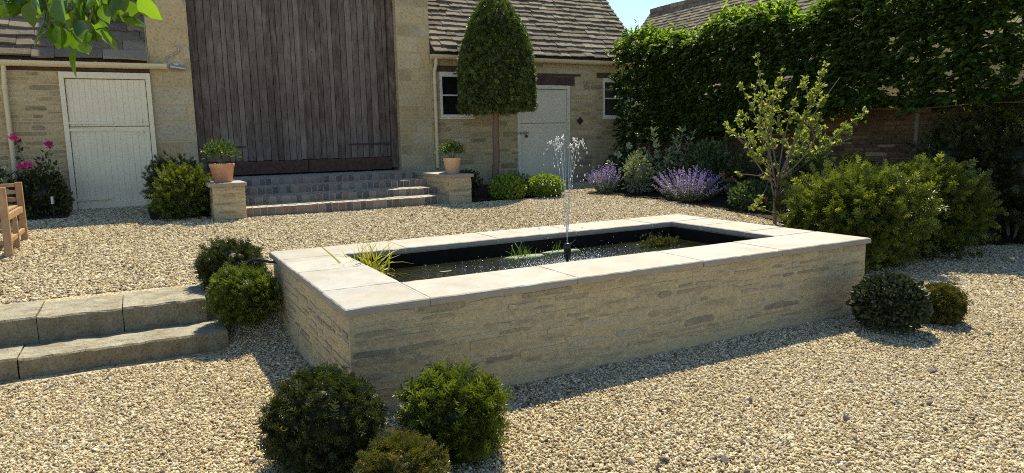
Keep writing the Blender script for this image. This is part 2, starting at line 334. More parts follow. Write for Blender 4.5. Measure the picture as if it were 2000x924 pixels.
def lumps(seed, freq, n=14):
    g = np.random.default_rng(seed); K = unit(g.normal(size=(n, 3)))*freq*g.uniform(.6, 1.7, (n, 1)); ph = g.uniform(0, 6.28, n)
    return lambda P: np.sin(P@K.T+ph).mean(axis=1)*1.9
def shell(dirs, shape):
    """radius multiplier profile by direction for a given plant shape"""
    return np.ones(len(dirs))
def bush(t, name, c, rad, n, size, tmpl, mat, seed, lump=.12, freq=5, inner=.22, up=.35, prof=None, core=True, flat_bottom=.9, tiltn=.55, power=2.0, spray=0):
    g = np.random.default_rng(seed); c = np.array(c); rad = np.array(rad)
    d = unit(g.normal(size=(int(n*1.25), 3))); d = d[d[:, 2] > -flat_bottom][:n]
    L = lumps(seed, freq)
    def surf(dd):
        if prof is None:
            m = (np.abs(dd)**power).sum(axis=1)**(-1/power)
            P = dd*m[:, None]
        else:
            z = dd[:, 2]; rr = prof(z); a = np.arctan2(dd[:, 1], dd[:, 0]); P = np.stack([np.cos(a)*rr, np.sin(a)*rr, z], 1)
        return P
    if prof is not None:
        z = g.uniform(-1, 1, n); a = g.uniform(0, 6.283, n); d = np.stack([np.cos(a)*np.sqrt(1-z*z), np.sin(a)*np.sqrt(1-z*z), z], 1)
        keep = g.uniform(0, 1, n) < .25+.75*prof(z); d = d[keep]
        nb = int(n*.12); a = g.uniform(0, 6.283, nb); rr = np.sqrt(g.uniform(0, 1, nb))
        bot = np.stack([np.cos(a)*rr, np.sin(a)*rr, np.full(nb, -1.)], 1)*np.array([prof(np.array([-1.]))[0]]*2+[1])
    S = surf(d)
    N = unit(S/rad) if prof is None else unit(np.stack([d[:, 0], d[:, 1], np.maximum(0, S[:, 2])**2*1.2], 1))
    if prof is not None: S = np.concatenate([S, bot]); N = np.concatenate([N, np.tile([0, 0, -1.], (len(bot), 1))])
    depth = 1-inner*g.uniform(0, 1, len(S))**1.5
    P0 = S*rad
    P = P0*(depth*(1+lump*L(P0+c)))[:, None] + c
    tip = 1 + (g.uniform(0, 1, len(S)) > .93)*.5
    D = N + g.normal(size=N.shape)*tiltn + np.array([0, 0, up])
    if spray:      # sprigs gathered into fans along short shoots
        m = max(1, len(S)//(13 if spray > .1 else 4)); idx = g.integers(0, len(S), m); ci = g.integers(0, m, len(S)); f = g.uniform(-.55, 1, len(S))
        SD = unit(N[idx]+g.normal(size=(m, 3))*(.45 if spray > .1 else .35)+np.array([0, 0, up])); ln = spray*g.uniform(.6, 1.5, m)
        side = g.normal(size=(len(S), 3)); side = unit(side-(side*SD[ci]).sum(1, keepdims=True)*SD[ci])
        P = P[idx][ci]+SD[ci]*(f*ln[ci])[:, None]+side*(.22*spray*(1-f)*g.uniform(0, 1, len(S)))[:, None]; P[:, 2] -= .10*spray*np.maximum(f, 0)**2
        D = SD[ci]+side*.75*(1.1-np.maximum(f, 0))[:, None]; depth = 1-inner*.5*(1-np.clip(f, 0, 1))
    extra = None
    if core:
        nu, nv = 26, 16
        th = np.linspace(-1.5, 1.5, nv); ph = np.linspace(0, 2*math.pi, nu, endpoint=False)
        T, Pp = np.meshgrid(th, ph, indexing='ij'); dd = np.stack([np.cos(T)*np.cos(Pp), np.cos(T)*np.sin(Pp), np.sin(T)], -1).reshape(-1, 3)
        Sc = surf(dd)*rad; Vc = Sc*(.80*(1-inner*.5)*(1+lump*L(Sc+c)))[:, None]+c
        i = np.arange(nv-1)[:, None]*nu; j = np.arange(nu)[None]; j2 = (j+1) % nu
        Qc = np.stack([i+j, i+j2, i+nu+j2, i+nu+j], -1).reshape(-1, 4); extra = (Vc, Qc)
    lum = L(P0+c)
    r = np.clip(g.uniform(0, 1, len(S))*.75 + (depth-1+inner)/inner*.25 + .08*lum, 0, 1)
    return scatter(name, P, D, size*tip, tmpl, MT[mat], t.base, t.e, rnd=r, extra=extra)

# ------------------------------------------------------------------ terrain
def sstep(t): t = np.clip(t, 0, 1); return t*t*(3-2*t)
def gz(x, y):
    x = np.asarray(x, float); y = np.asarray(y, float)
    up = .3+np.maximum(0, np.minimum(y, 14)-6.2)*.029
    tl = sstep((y-5.98)/.14); tm = sstep((y-5.25)/1.0); tr = sstep((y-4.7)/1.4)
    w1 = sstep((x-.42)/.2); w2 = sstep((x-4.8)/.6)
    t = (tl*(1-w1)+tm*w1)*(1-w2)+tr*w2
    return up*t
L_ = lumps(3, 1.7); L2_ = lumps(4, 7)
def gzn(x, y):
    P = np.stack([np.ravel(x), np.ravel(y), np.zeros(np.size(x))], 1)
    return gz(x, y) + (L_(P)*.012 + L2_(P)*.005).reshape(np.shape(x))
xs = np.concatenate([[-300, -60, -20], np.arange(-8, 14.01, .09), [20, 60, 300]]); ys = np.concatenate([[-300, -60, -10, -3], np.arange(0, 15.01, .07), [20, 60, 300]])
X, Y = np.meshgrid(xs, ys, indexing='ij'); Z = gzn(X, Y)
V = np.stack([X, Y, Z], -1).reshape(-1, 3); ny = len(ys)
i = np.arange(len(xs)-1)[:, None]*ny; j = np.arange(ny-1)[None]
Q = np.stack([i+j, i+ny+j, i+ny+j+1, i+j+1], -1).reshape(-1, 4)
def _gravel():
    t = NT('gravel_bed', .9, .2)
    v = t.node('ShaderNodeTexVoronoi'); v.inputs['Scale'].default_value = 62; t.link(t.pos(), v.inputs['Vector'])
    c = t.ramp(v.outputs['Color'], [(.1, (.20, .15, .09)), (.35, (.42, .33, .20)), (.6, (.55, .46, .31)), (.9, (.68, .60, .45))])
    t.color(t.mix(1, c, t.ramp(t.noise(1.2, 4), [(.3, .85), (.7, 1.05)]), 'MULTIPLY'))
    t.bump(t.math('SUBTRACT', 1, v.outputs['Distance']), 1, .012); return t.m
MT['gravelbed'] = _gravel()
gobj = np_mesh('gravel_ground', V, Q, np.zeros(len(Q)), MT['gravelbed'], (0, 0, 0), None, True); tag(gobj, kind='structure')

def _pebble():
    t = NT('pebbles', .8, .3); r = t.attr('tone', True)
    c = t.ramp(r, [(0, (.12, .085, .055)), (.12, (.22, .155, .085)), (.30, (.40, .305, .165)), (.58, (.56, .46, .28)), (.86, (.68, .595, .41)), (.96, (.78, .72, .57)), (1, (.38, .36, .33))])
    t.color(t.mix(1, c, t.ramp(t.noise(120, 3), [(.3, .85), (.7, 1.1)]), 'MULTIPLY')); return t.m
MT['pebble'] = _pebble()
def _chip():
    t = NT('dark_chips', .75, .3); t.color(t.ramp(t.attr('tone', True), [(0, (.06, .055, .06)), (.5, (.13, .115, .115)), (1, (.30, .25, .20))])); return t.m
MT['chip'] = _chip()
def stone_scatter(name, P, scl, tone, mat, sizes_flat, kind='stuff'):
    n = len(P); me = bpy.data.meshes.new(name); me.vertices.add(n); me.vertices.foreach_set('co', P.astype(np.float32).ravel())
    a = me.attributes.new('tone', 'FLOAT', 'POINT'); a.data.foreach_set('value', tone.astype(np.float32))
    a = me.attributes.new('size', 'FLOAT_VECTOR', 'POINT'); a.data.foreach_set('vector', scl.astype(np.float32).ravel())
    rot = rng.normal(size=(n, 3))*np.array([.45, .45, 0]) + np.stack([np.zeros(n), np.zeros(n), rng.uniform(0, 6.28, n)], 1)
    a = me.attributes.new('turn', 'FLOAT_VECTOR', 'POINT'); a.data.foreach_set('vector', rot.astype(np.float32).ravel())
    o = bpy.data.objects.new(name, me); COL.objects.link(o)
    ng = bpy.data.node_groups.new(name, 'GeometryNodeTree')
    ng.interface.new_socket('Geometry', in_out='INPUT', socket_type='NodeSocketGeometry'); ng.interface.new_socket('Geometry', in_out='OUTPUT', socket_type='NodeSocketGeometry')
    N = ng.nodes; gi = N.new('NodeGroupInput'); go = N.new('NodeGroupOutput'); ip = N.new('GeometryNodeInstanceOnPoints')
    ico = N.new('GeometryNodeMeshIcoSphere'); ico.inputs['Radius'].default_value = 1; ico.inputs['Subdivisions'].default_value = 1
    sm = N.new('GeometryNodeSetMaterial'); sm.inputs['Material'].default_value = MT[mat]
    ns = N.new('GeometryNodeInputNamedAttribute'); ns.data_type = 'FLOAT_VECTOR'; ns.inputs[0].default_value = 'size'
    nr = N.new('GeometryNodeInputNamedAttribute'); nr.data_type = 'FLOAT_VECTOR'; nr.inputs[0].default_value = 'turn'
    e2r = N.new('FunctionNodeEulerToRotation')
    L = ng.links.new
    L(gi.outputs[0], ip.inputs['Points']); L(ico.outputs[0], sm.inputs[0]); L(sm.outputs[0], ip.inputs['Instance'])
    L(ns.outputs[0], ip.inputs['Scale']); L(nr.outputs[0], e2r.inputs[0]); L(e2r.outputs[0], ip.inputs['Rotation']); L(ip.outputs[0], go.inputs[0])
    m = o.modifiers.new('stones', 'NODES'); m.node_group = ng
    me.materials.append(MT[mat]); tag(o, 'loose gravel stones covering the courtyard', 'gravel', kind=kind); return o

POOL = (.92, 3.61, 5.32, 5.96)      # outer coping x0,y0,x1,y1
def gravel_points(n, x0, x1, y0, y1, dens):
    x = rng.uniform(x0, x1, n); y = rng.uniform(y0, y1, n)
    px = np.stack([x, y], 1); d = np.hypot(x, y)
    keep = rng.uniform(0, 1, n) < dens(d)
    keep &= ~((x > POOL[0]+.04) & (x < POOL[2]-.04) & (y > POOL[1]+.04) & (y < POOL[3]-.04))
    keep &= ~((x > .88) & (x < 5.0) & (y > 10.95))
    keep &= ~((x < .40) & (y > 5.50) & (y < 6.60))
    keep &= ~((x < .5) & (y > 5.36) & (y < 5.9))
    keep &= (y < 13.4)
    keep &= ~bed(x, y)
    # rough view wedge with a wide margin
    a = np.arctan2(x, y); keep &= (a > -.42) & (a < 1.45)
    return x[keep], y[keep]
def bed_edge(y):    # gravel/soil border of the right hand bed
    return np.interp(y, [4.0, 4.6, 5.2, 6.0, 7.0, 8.0, 9.3, 10.2, 10.9, 11.8, 13.4], [12.0, 10.6, 8.4, 7.35, 7.75, 7.92, 8.0, 7.8, 7.4, 8.9, 9.0])
def bed(x, y):
    b = x > bed_edge(y)
    b = b | ((x > 5.3) & (y > 5.3) & (y < 6.1) & (x > 5.45))
    b = b | ((x > 5.1) & (x < 7.0) & (y > 10.8)) | ((x > .15) & (x < .93) & (y > 11.3)) | ((x > -1.9) & (x < -.95) & (y > 12.3))
    return b
def mk_gravel(n, x0, x1, y0, y1, s, dens, lift):
    x, y = gravel_points(n, x0, x1, y0, y1, dens); z = gzn(x, y)
    k = len(x); sc3 = np.stack([rng.uniform(.55, 1.25, k), rng.uniform(.45, .9, k), rng.uniform(.28, .6, k)], 1)*(s*np.exp(rng.normal(size=k)*.28))[:, None]
    return np.stack([x, y, z+sc3[:, 2]*.35+rng.uniform(0, lift, k)], 1), sc3
Ps, Ss = [], []
for args in ((400000, -2.2, 7.2, 1.3, 6.4, .0080, lambda d: np.clip(1.25-(d-3)*.12, .55, 1), .007),
             (330000, -4.5, 9.2, 6.2, 13.4, .0125, lambda d: np.clip(1-(d-8)*.06, .6, 1), .006),
             (130000, 6.0, 13.0, 1.0, 6.2, .0115, lambda d: np.clip(1-(d-7)*.06, .4, 1), .006)):
    p_, s__ = mk_gravel(*args); Ps.append(p_); Ss.append(s__)
Ps = np.concatenate(Ps); Ss = np.concatenate(Ss)
stone_scatter('loose_gravel', Ps, Ss, np.clip(rng.uniform(0, 1, len(Ps))**.85+.10*lumps(77, 1.3)(Ps*[1, 1, 0])+.05*lumps(78, 5)(Ps*[1, 1, 0]), 0, .985), 'pebble', 1)
x, y = gravel_points(4200, -4, 9, 1.3, 11.5, lambda d: np.clip(3.0/d, .15, 1)**1.5); k = len(x)
sc3 = np.stack([rng.uniform(.8, 1.5, k), rng.uniform(.6, 1, k), rng.uniform(.2, .5, k)], 1)*(.011*np.exp(rng.normal(size=k)*.4))[:, None]
stone_scatter('loose_stone_chips', np.stack([x, y, gzn(x, y)+.012], 1), sc3, rng.uniform(0, 1, k), 'chip', 1)

# soil of the beds, 12 mm over the gravel sheet
def soil(name, inside, x0, x1, y0, y1, st=.09):
    xs = np.arange(x0, x1, st); ys = np.arange(y0, y1, st); X, Y = np.meshgrid(xs, ys, indexing='ij'); Z = gzn(X, Y)+.018
    P = np.stack([X, Y, Z], -1).reshape(-1, 3); ny = len(ys)
    i = np.arange(len(xs)-1)[:, None]*ny; j = np.arange(ny-1)[None]; Q = np.stack([i+j, i+ny+j, i+ny+j+1, i+j+1], -1).reshape(-1, 4)
    c = P[Q].mean(axis=1); Q = Q[inside(c[:, 0], c[:, 1])]
    P[:, 2] += rng.uniform(-.008, .012, len(P))
    o = np_mesh(name, P, Q, np.zeros(len(Q)), MT['soil'], (0, 0, 0), None, True); tag(o, kind='structure')
soil('bed_soil', bed, -2.0, 12.5, 3.9, 13.39)

# ------------------------------------------------------------------ masonry generators
def rubble(mb, o, U, Nn, u0, u1, z0, z1, holes=(), ch=(.05, .11), cl=(.12, .38), joint=.012, proud=.006, skip=.04, ash=False, irr=0):
    """stones of a coursed wall face. o origin, U along, Nn outward normal"""
    o = Vector(o); U = Vector(U); Nn = Vector(Nn); z = z0
    while z < z1-.02:
        h = random.uniform(*ch); h = min(h, z1-z)
        if z1-z-h < .03: h = z1-z
        u = u0-random.uniform(0, cl[0]) if not ash else u0
        while u < u1:
            l = random.uniform(*cl)*(1.35 if h > (ch[0]+ch[1])/2 else 1)
            a, b = max(u, u0), min(u+l, u1); u += l
            if u1-b < .05: b = u1; u = u1
            segs = [(a, b)]
            for (ha, hb, hz0, hz1) in holes:
                if z+h > hz0+.01 and z < hz1-.01:
                    ns = []
                    for (p, q) in segs:
                        if q <= ha or p >= hb: ns.append((p, q))
                        else:
                            if p < ha-.03: ns.append((p, ha))
                            if q > hb+.03: ns.append((hb, q))
                    segs = ns
            for (p, q) in segs:
                if q-p < .04 or random.random() < skip: continue
                j = joint*random.uniform(.5, 1.5) if not ash else joint
                dz0 = random.uniform(0, .012) if not ash else 0; dz1 = random.uniform(0, .012) if not ash else 0
                p2, q2, s0, s1 = p+j, q-j, z+j*.6+dz0, z+h-j*.6-dz1
                if q2-p2 < .03 or s1-s0 < .015: continue
                c = min(s1-s0, q2-p2)*((.28 if not irr else random.uniform(.12, .45)) if not ash else .03); k = .006 if not ash else .002
                if irr: k = .20*(s1-s0); s0 += random.uniform(0, .25)*(s1-s0)*(random.random() < .4); p2 += random.uniform(0, .03)
                J = lambda: random.uniform(-k, k)
                m = (p2+q2)/2
                ring = [(p2+c, s0+J()), (m, s0+J()), (q2-c, s0+J()), (q2+J(), s0+c), (q2+J(), s1-c), (q2-c, s1+J()), (m, s1+J()), (p2+c, s1+J()), (p2+J(), s1-c), (p2+J(), s0+c)]
                d = random.uniform(.2, 1)*proud; vs = []
                for (a_, b_) in ring: vs.append(o+U*a_+Vector((0, 0, b_))-Nn*.01)
                for (a_, b_) in ring:
                    a2 = a_+(m-a_)*.05; b2 = b_+((s0+s1)/2-b_)*.10
                    vs.append(o+U*a2+Vector((0, 0, b2))+Nn*(d+random.uniform(-.001, .001)))
                vs.append(o+U*m+Vector((0, 0, (s0+s1)/2))+Nn*(d+proud*.25))
                n = len(ring); fs = [(i, (i+1) % n, n+(i+1) % n, n+i) for i in range(n)]+[(n+i, n+(i+1) % n, 2*n) for i in range(n)]
                mb.add(vs, fs, None)
        z += h
def slates(mb, o, U, S, u0, u1, s0, s1, expo, wid, th=.02, shrink=.6, jit=.02):
    """overlapping stone slates; o eave origin, U along the eave, S up the slope"""
    o = Vector(o); U = Vector(U).normalized(); S = Vector(S).normalized(); Nn = U.cross(S).normalized()
    if Nn.z < 0: Nn = -Nn
    s = s0; 
    while s < s1:
        f = (s-s0)/(s1-s0); e = expo*(1-(1-shrink)*f); w = wid*(1-(1-shrink)*f*.8)
        u = u0-random.uniform(0, w)
        while u < u1:
            l = w*random.uniform(.6, 1.45); a, b = max(u, u0+random.uniform(-.02, .01)), min(u+l, u1+random.uniform(-.01, .02)); u += l
            if b-a < .04: continue
            a += .004; b -= .004; t = th*random.uniform(.7, 1.5); lift = random.uniform(.0, .012)
            j = lambda: random.uniform(-jit, jit)*.6
            sd = random.uniform(-jit, jit)*.5
            top = [(a, s+sd+j()*.5), ((a+b)/2, s+sd+j()), (b, s+sd+j()*.5), (b, min(s+e*1.9, s1+.05)), (a, min(s+e*1.9, s1+.05))]
            hs = [t+.012+lift+random.uniform(-.003, .003)]*3+[.004, .004]
            hs = [th*1.2+lift+t+random.uniform(-.004, .004) for _ in range(3)]+[.006, .006]
            vs = [o+U*p+S*q+Nn*h for (p, q), h in zip(top, hs)]+[o+U*p+S*q+Nn*(h-t) for (p, q), h in zip(top, hs)]
            mb.add(vs, [(0, 1, 2, 3, 4), (9, 8, 7, 6, 5), (0, 5, 6, 1), (1, 6, 7, 2), (2, 7, 8, 3), (3, 8, 9, 4), (4, 9, 5, 0)], None)
        s += e

YF = 13.4  # barn and wing coordinates below were scaled up about the camera to this depth
def wall_boxes(mb, x0, x1, z0, z1, holes, y0=YF, y1=YF+.45):
    """solid wall with rectangular openings"""
    cx = sorted({x0, x1, *[h[0] for h in holes], *[h[1] for h in holes]})
    for a, b in zip(cx, cx[1:]):
        zs = [z0]
        for h in sorted(holes, key=lambda h: h[2]):
            if h[0] <= a+1e-6 and h[1] >= b-1e-6: zs += [h[2], h[3]]
        zs.append(z1)
        for c, d in zip(zs[::2], zs[1::2]):
            if d-c > .01: mb.box((a, y0, c), (b, y1, d), .5)

# ------------------------------------------------------------------ barn (middle)
BX0, BX1, DX0, DX1 = .385, 5.425, 1.02, 4.74
ZE = 4.52; ZD = 4.47
barn = Thing('stone_barn', (2.7, 14.5, 1), 'tall stone barn with big weathered brown double doors and ashlar piers above the brick steps', 'barn')
mb = MB(); wall_boxes(mb, BX0, BX1, .2, ZE, [(DX0, DX1, .2, ZD)], YF, YF+.6)
mb.box((BX0, YF+.6, .2), (BX0+.5, 20, ZE), .5); mb.box((BX1-.5, YF+.6, .2), (BX1, 20, ZE), .5); mb.box((BX0+.5, 19.5, .2), (BX1-.5, 20, ZE), .5)
for gx in (BX0, BX1-.4):
    mb.add([(gx, YF, ZE), (gx+.4, YF, ZE), (gx+.4, 20, ZE), (gx, 20, ZE), (gx, 16.7, ZE+3.25), (gx+.4, 16.7, ZE+3.25)], [(0, 1, 5, 4), (1, 2, 5), (2, 3, 4, 5), (3, 0, 4), (0, 3, 2, 1)], .5)
wl = barn.part('wall', mb, 'mortar')
mb = MB()
rubble(mb, (0, YF, 0), (1, 0, 0), (0, -1, 0), BX0, DX0, .45, ZE, (), (.2, .36), (.3, .64), .006, .006, 0, True)
rubble(mb, (DX0, 0, 0), (0, 1, 0), (1, 0, 0), YF, YF+.25, .95, ZE, (), (.17, .34), (.3, .4), .005, .004, 0, True)
barn.part('ashlar_facing', mb, 'ashlar', wl); mb = MB()
rubble(mb, (0, YF, 0), (1, 0, 0), (0, -1, 0), DX1, BX1, .5, ZE, (), (.17, .34), (.2, .5), .006, .006, 0, True)
rubble(mb, (DX1, 0, 0), (0, 1, 0), (-1, 0, 0), YF, YF+.25, .95, ZE, (), (.17, .34), (.3, .4), .005, .004, 0, True)
barn.part('ashlar_facing', mb, 'ashlar', wl)
mb = MB(); slates(mb, (0, YF-.02, ZE-.02), (1, 0, 0), (0, 1, 1), BX0-.08, BX1+.08, 0, 4.65, .3, .5, .025, .7)
slates(mb, (0, 20.02, ZE-.02), (-1, 0, 0), (0, -1, 1), -BX1-.08, -BX0+.08, 0, 4.6, .3, .5, .025, .7)
barn.part('roof', mb, 'slate')
# door frame and leaves
DY = YF+.20
mb = MB(); mb.box((DX0+.002, DY-.06, .98), (DX0+.14, DY+.06, ZD), .15); mb.box((DX1-.14, DY-.06, .98), (DX1-.002, DY+.06, ZD), .0)
mb.box((DX0+.14, DY-.06, ZD-.12), (DX1-.14, DY+.06, ZD), .2); barn.part('door_frame', mb, 'boards', bevel=.004)
def plank_door(x0, x1, z0, z1, y, n, mat, name, thing, gap=.006, tilt=0):
    mb = MB(); ws = [random.uniform(.7, 1.3) for _ in range(n)]; tot = sum(ws); x = x0
    for w in ws:
        w = w/tot*(x1-x0); dy = random.uniform(-.006, .006)
        mb.box((x+gap/2, y-.014+dy, z0+random.uniform(-.008, .004)), (x+w-gap/2, y+.014+dy, z1), None); x += w
    mb.box((x0, y+.016, z0+.02), (x1, y+.03, z1), .0)
    return thing.part(name, mb, mat, bevel=.003)
XM = 2.943
for k, (a, b) in enumerate(((DX0+.145, XM-.005), (XM+.005, DX1-.145))):
    lf = plank_door(a, b, 1.20, ZD-.12, DY, 15 if k == 0 else 14, 'boards', 'door_leaf', barn, .009)
    lf['label'] = 'left leaf of the big weathered barn door' if k == 0 else 'right leaf of the big weathered barn door'
    mb = MB(); mb.box((a, DY-.022-.006*k, .955), (b, DY+.02, 1.19), .3); barn.part('kick_board', mb, 'kick', lf, .004)
    for zz in (1.46, 4.26):
        mb = MB(); s = 1 if k == 0 else -1; e0 = a if k == 0 else b; ln = .66 if k == 0 else .84
        p0, p1 = e0-s*.06, e0+s*ln
        mb.add([(p0, DY-.030, zz-.024), (p1, DY-.030, zz-.016), (p1+s*.03, DY-.030, zz), (p1, DY-.030, zz+.016), (p0, DY-.030, zz+.024),
                (p0, DY-.021, zz-.024), (p1, DY-.021, zz-.016), (p1+s*.03, DY-.021, zz), (p1, DY-.021, zz+.016), (p0, DY-.021, zz+.024)],
               [(0, 1, 2, 3, 4), (9, 8, 7, 6, 5), (0, 5, 6, 1), (1, 6, 7, 2), (2, 7, 8, 3), (3, 8, 9, 4), (4, 9, 5, 0)], .5)
        barn.part('strap_hinge', mb, 'iron', lf)
mb = MB(); mb.box((XM-.02, DY-.026, 1.20), (XM+.02, DY-.012, ZD-.12), .05); barn.part('cover_strip', mb, 'boards', bevel=.003)

# ------------------------------------------------------------------ left wing
lw = Thing('stable_wing', (-2.5, 14.2, .5), 'low stone stable left of the barn with cream split door and cream gutter', 'outbuilding')
LD = (-.922, .382, .4, 2.76)
mb = MB(); wall_boxes(mb, -6, .380, .2, 2.80, [LD]); mb.box((-6, YF+.45, .2), (-5.5, 18, 2.80), .5)
wl = lw.part('wall', mb, 'mortar')
mb = MB(); rubble(mb, (0, YF, 0), (1, 0, 0), (0, -1, 0), -6, -.922, .4, 2.72, (), (.045, .10), (.13, .42), .008, .008, .05)
lw.part('rubble_facing', mb, 'rubble', wl)
mb = MB(); mb.box((-6, YF-.012, 2.725), (.383, YF+.2, 2.825), .3); lw.part('wall_plate', mb, 'timber', bevel=.004)
mb = MB(); slates(mb, (0, YF-.12, 2.89), (1, 0, 0), (0, 1, 1), -6, .37, 0, 4.4, .25, .46, .036, .55, .045)
rf = lw.part('roof', mb, 'slate')
mb = MB(); mb.box((-6, YF-.05, 2.828), (.36, YF+.3, 2.87), .1); mb.add([(-6, YF-.1, 2.865), (.36, YF-.1, 2.865), (.36, YF+3, 5.965), (-6, YF+3, 5.965)], [(0, 1, 2, 3)], .1); lw.part('roof_boards', mb, 'timber', rf)
def gutter(t, x0, x1, y, z, mat, r=.05):
    mb = MB(); prof = [(-r, r*.6), (-r*.98, -r*.2), (-r*.6, -r*.75), (0, -r), (r*.6, -r*.75), (r*.98, -r*.2), (r, r*.6), (r*.85, r*.6), (r*.8, -r*.15), (0, -r*.8), (-r*.8, -r*.15), (-r*.85, r*.6)]
    n = len(prof); vs = [(x0, y+a, z+b) for a, b in prof]+[(x1, y+a, z+b) for a, b in prof]
    mb.add(vs, [(i, (i+1) % n, n+(i+1) % n, n+i) for i in range(n)], .5)
    xx = x0+.6
    while xx < x1:
        mb.box((xx, y-r*1.08, z-r*.4), (xx+.035, y-r*.9, z+r*.68), .2); xx += 1.0
    mb.box((x0-.006, y-r, z-r*.95), (x0, y+r, z+r*.6), .5); mb.box((x1, y-r, z-r*.95), (x1+.006, y+r, z+r*.6), .5)
    return t.part('gutter', mb, mat)
gutter(lw, -6, .64, YF-.115, 2.832, 'gutter', .054)
def stable_door(t, x0, x1, z0, z1, zs, mat, y, boards, hinges=True, bolt=False, header=.07):
    d = .07
    mb = MB(); mb.box((x0, y-.05, z0), (x0+d, y+.09, z1), .5); mb.box((x1-d, y-.05, z0), (x1, y+.09, z1), .5); mb.box((x0+d, y-.05, z1-header), (x1-d, y+.09, z1), .5)
    mb.box((x0+d, y+.05, z0), (x1-d, y+.085, z1-header), .5)  # unseen backing added to stop light showing through the door gap
    fr = t.part('door_frame', mb, mat, bevel=.004)
    a, b = x0+d+.008, x1-d-.008
    for k, (c, e) in enumerate(((zs+.008, z1-header-.012), (z0+.03, zs-.008))):
        mb = MB(); w = (b-a)/boards
        if boards > 1:
            for i in range(boards): mb.box((a+i*w+.0035, y-.012, c), (a+(i+1)*w-.0035, y+.012, e), .5)
            mb.box((a, y-.006, c), (b, y+.020, e), .5)
        else: mb.box((a, y-.012, c), (b, y+.014, e), .5)
        if k == 1: mb.box((a, y-.030, z0+.03), (b, y-.013, z0+.17), .5); mb.box((a, y-.022, e-.075), (b, y-.013, e), .5)
        lf = t.part('upper_door' if k == 0 else 'lower_door', mb, mat, bevel=.003)
        if hinges:
            mb = MB(); zz = (c+.055) if k == 0 else (e-.04)
            mb.box((a-.06, y-.036-.006*k, zz-.02), (a+.62, y-.0345-.001*k+.0 if k else y-.013, zz+.02), .5)
            t.part('strap_hinge', mb, mat, lf, .002)
            if k == 1: mb = MB(); mb.box((a-.06, y-.038, z0+.20), (a+.5, y-.013, z0+.235), .5); t.part('strap_hinge', mb, mat, lf, .002)
            mb = MB(); mb.tube([(b-.12, y-.034, zz+.02 if k == 0 else zz-.05), (b-.12, y-.05, zz+.02 if k == 0 else zz-.05)], .025, 10, .5); t.part('latch', mb, mat, lf)
        if bolt and k == 1:
            mb = MB(); mb.box((x0-.02, y-.052, e-.22), (x0+.26, y-.036, e-.185), .5); mb.box((x0+.04, y-.058, e-.235), (x0+.08, y-.037, e-.17), .5); mb.box((x0+.17, y-.058, e-.235), (x0+.21, y-.037, e-.17), .5)
            lb = t.part('bolt', mb, 'steel', lf, .003)
            mb = MB(); mb.box((x0+.175, y-.075, e-.30), (x0+.225, y-.05, e-.245), .5); t.part('padlock', mb, 'iron', lf, .004)
            mb = MB(); mb.box((x0+.30, y-.016, z0+.06), (x0+.40, y-.0125, z0+.10), .5); t.part('vent_slot', mb, 'iron', lf)
    return fr
stable_door(lw, -.917, .378, .45, 2.715, 1.845, 'cream', YF-.02, 13, True, False, .10)
mb = MB(); mb.tube([(-1.63, YF-.07, .45), (-1.63, YF-.07, 2.46), (-1.61, YF-.10, 2.79)], .037, 10, .5); mb.tube([(-1.63, YF-.07, 2.42), (-1.63, YF-.07, 2.49)], .046, 10, .5)
lw.part('downpipe', mb, 'gutter')

# security camera / cable on barn pier
cc = Thing('wall_sensor', (.77, YF-.05, 2.87), 'small grey outdoor sensor with looped conduit on the barn pier by the gutter end', 'sensor')
mb = MB(); mb.tube([(.69, YF-.10, 2.83), (.93, YF-.10, 2.80)], [.048, .032], 12, .5); mb.box((.75, YF-.08, 2.77), (.83, YF-.012, 2.89), .5); cc.part('housing', mb, 'steel', bevel=.004)
mb = MB(); mb.tube([(.65, YF-.05, 2.91), (.67, YF-.04, 3.00), (.75, YF-.03, 3.03), (.84, YF-.03, 3.08), (.86, YF-.03, 3.15), (.81, YF-.03, 3.18)], .012, 8, .5); cc.part('conduit', mb, 'steel')

# ------------------------------------------------------------------ right wing
rw = Thing('cottage_wing', (7.5, 14.2, .5), 'low stone outbuilding right of the barn with pale grey split door and two small windows', 'outbuilding')
RX1 = 10.77
WA = (5.617, 6.34, 1.96, 2.882); WB = (9.67, 10.27, 1.93, 2.839); RD = (7.40, 8.75, .35, 2.646)
LT = (7.50, 8.88, 2.646, 2.845); LA = (5.49, 6.42, 2.882, 3.00); LB = (9.50, 10.42, 2.839, 2.946)
mb = MB(); wall_boxes(mb, BX1+.003, RX1, 0.2, 3.16, [WA, WB, (RD[0], RD[1], .2, RD[3])]); mb.box((RX1-.45, YF+.45, .2), (RX1, 18.4, 3.1), .5)
mb.add([(RX1-.45, YF, 3.16), (RX1, YF, 3.16), (RX1, 18.4, 3.16), (RX1-.45, 18.4, 3.16), (RX1-.45, 15.9, 5.5), (RX1, 15.9, 5.5)], [(0, 1, 5, 4), (1, 2, 5), (2, 3, 4, 5), (3, 0, 4), (0, 3, 2, 1)], .5)
wl = rw.part('wall', mb, 'mortar')
mb = MB(); rubble(mb, (0, YF, 0), (1, 0, 0), (0, -1, 0), BX1+.003, RX1, .4, 3.11, [WA, WB, RD, LT, LA, LB, (7.05, 9.1, 2.848, 2.90)], (.06, .14), (.12, .40), .008, .008, .04)
rw.part('rubble_facing', mb, 'rubble', wl)
for q in (LT, LA, LB):
    mb = MB(); mb.box((q[0], YF-.022, q[2]), (q[1], YF+.2, q[3]), .4, .004); rw.part('lintel', mb, 'timber', bevel=.006)
mb = MB(); mb.box((7.1, YF-.014, 2.85), (9.05, YF+.02, 2.898), .4, .003); rw.part('lintel', mb, 'timber', bevel=.004)
stable_door(rw, RD[0], RD[1], .45, RD[3], 1.825, 'greypaint', YF+.02, 1, False, True, .08)
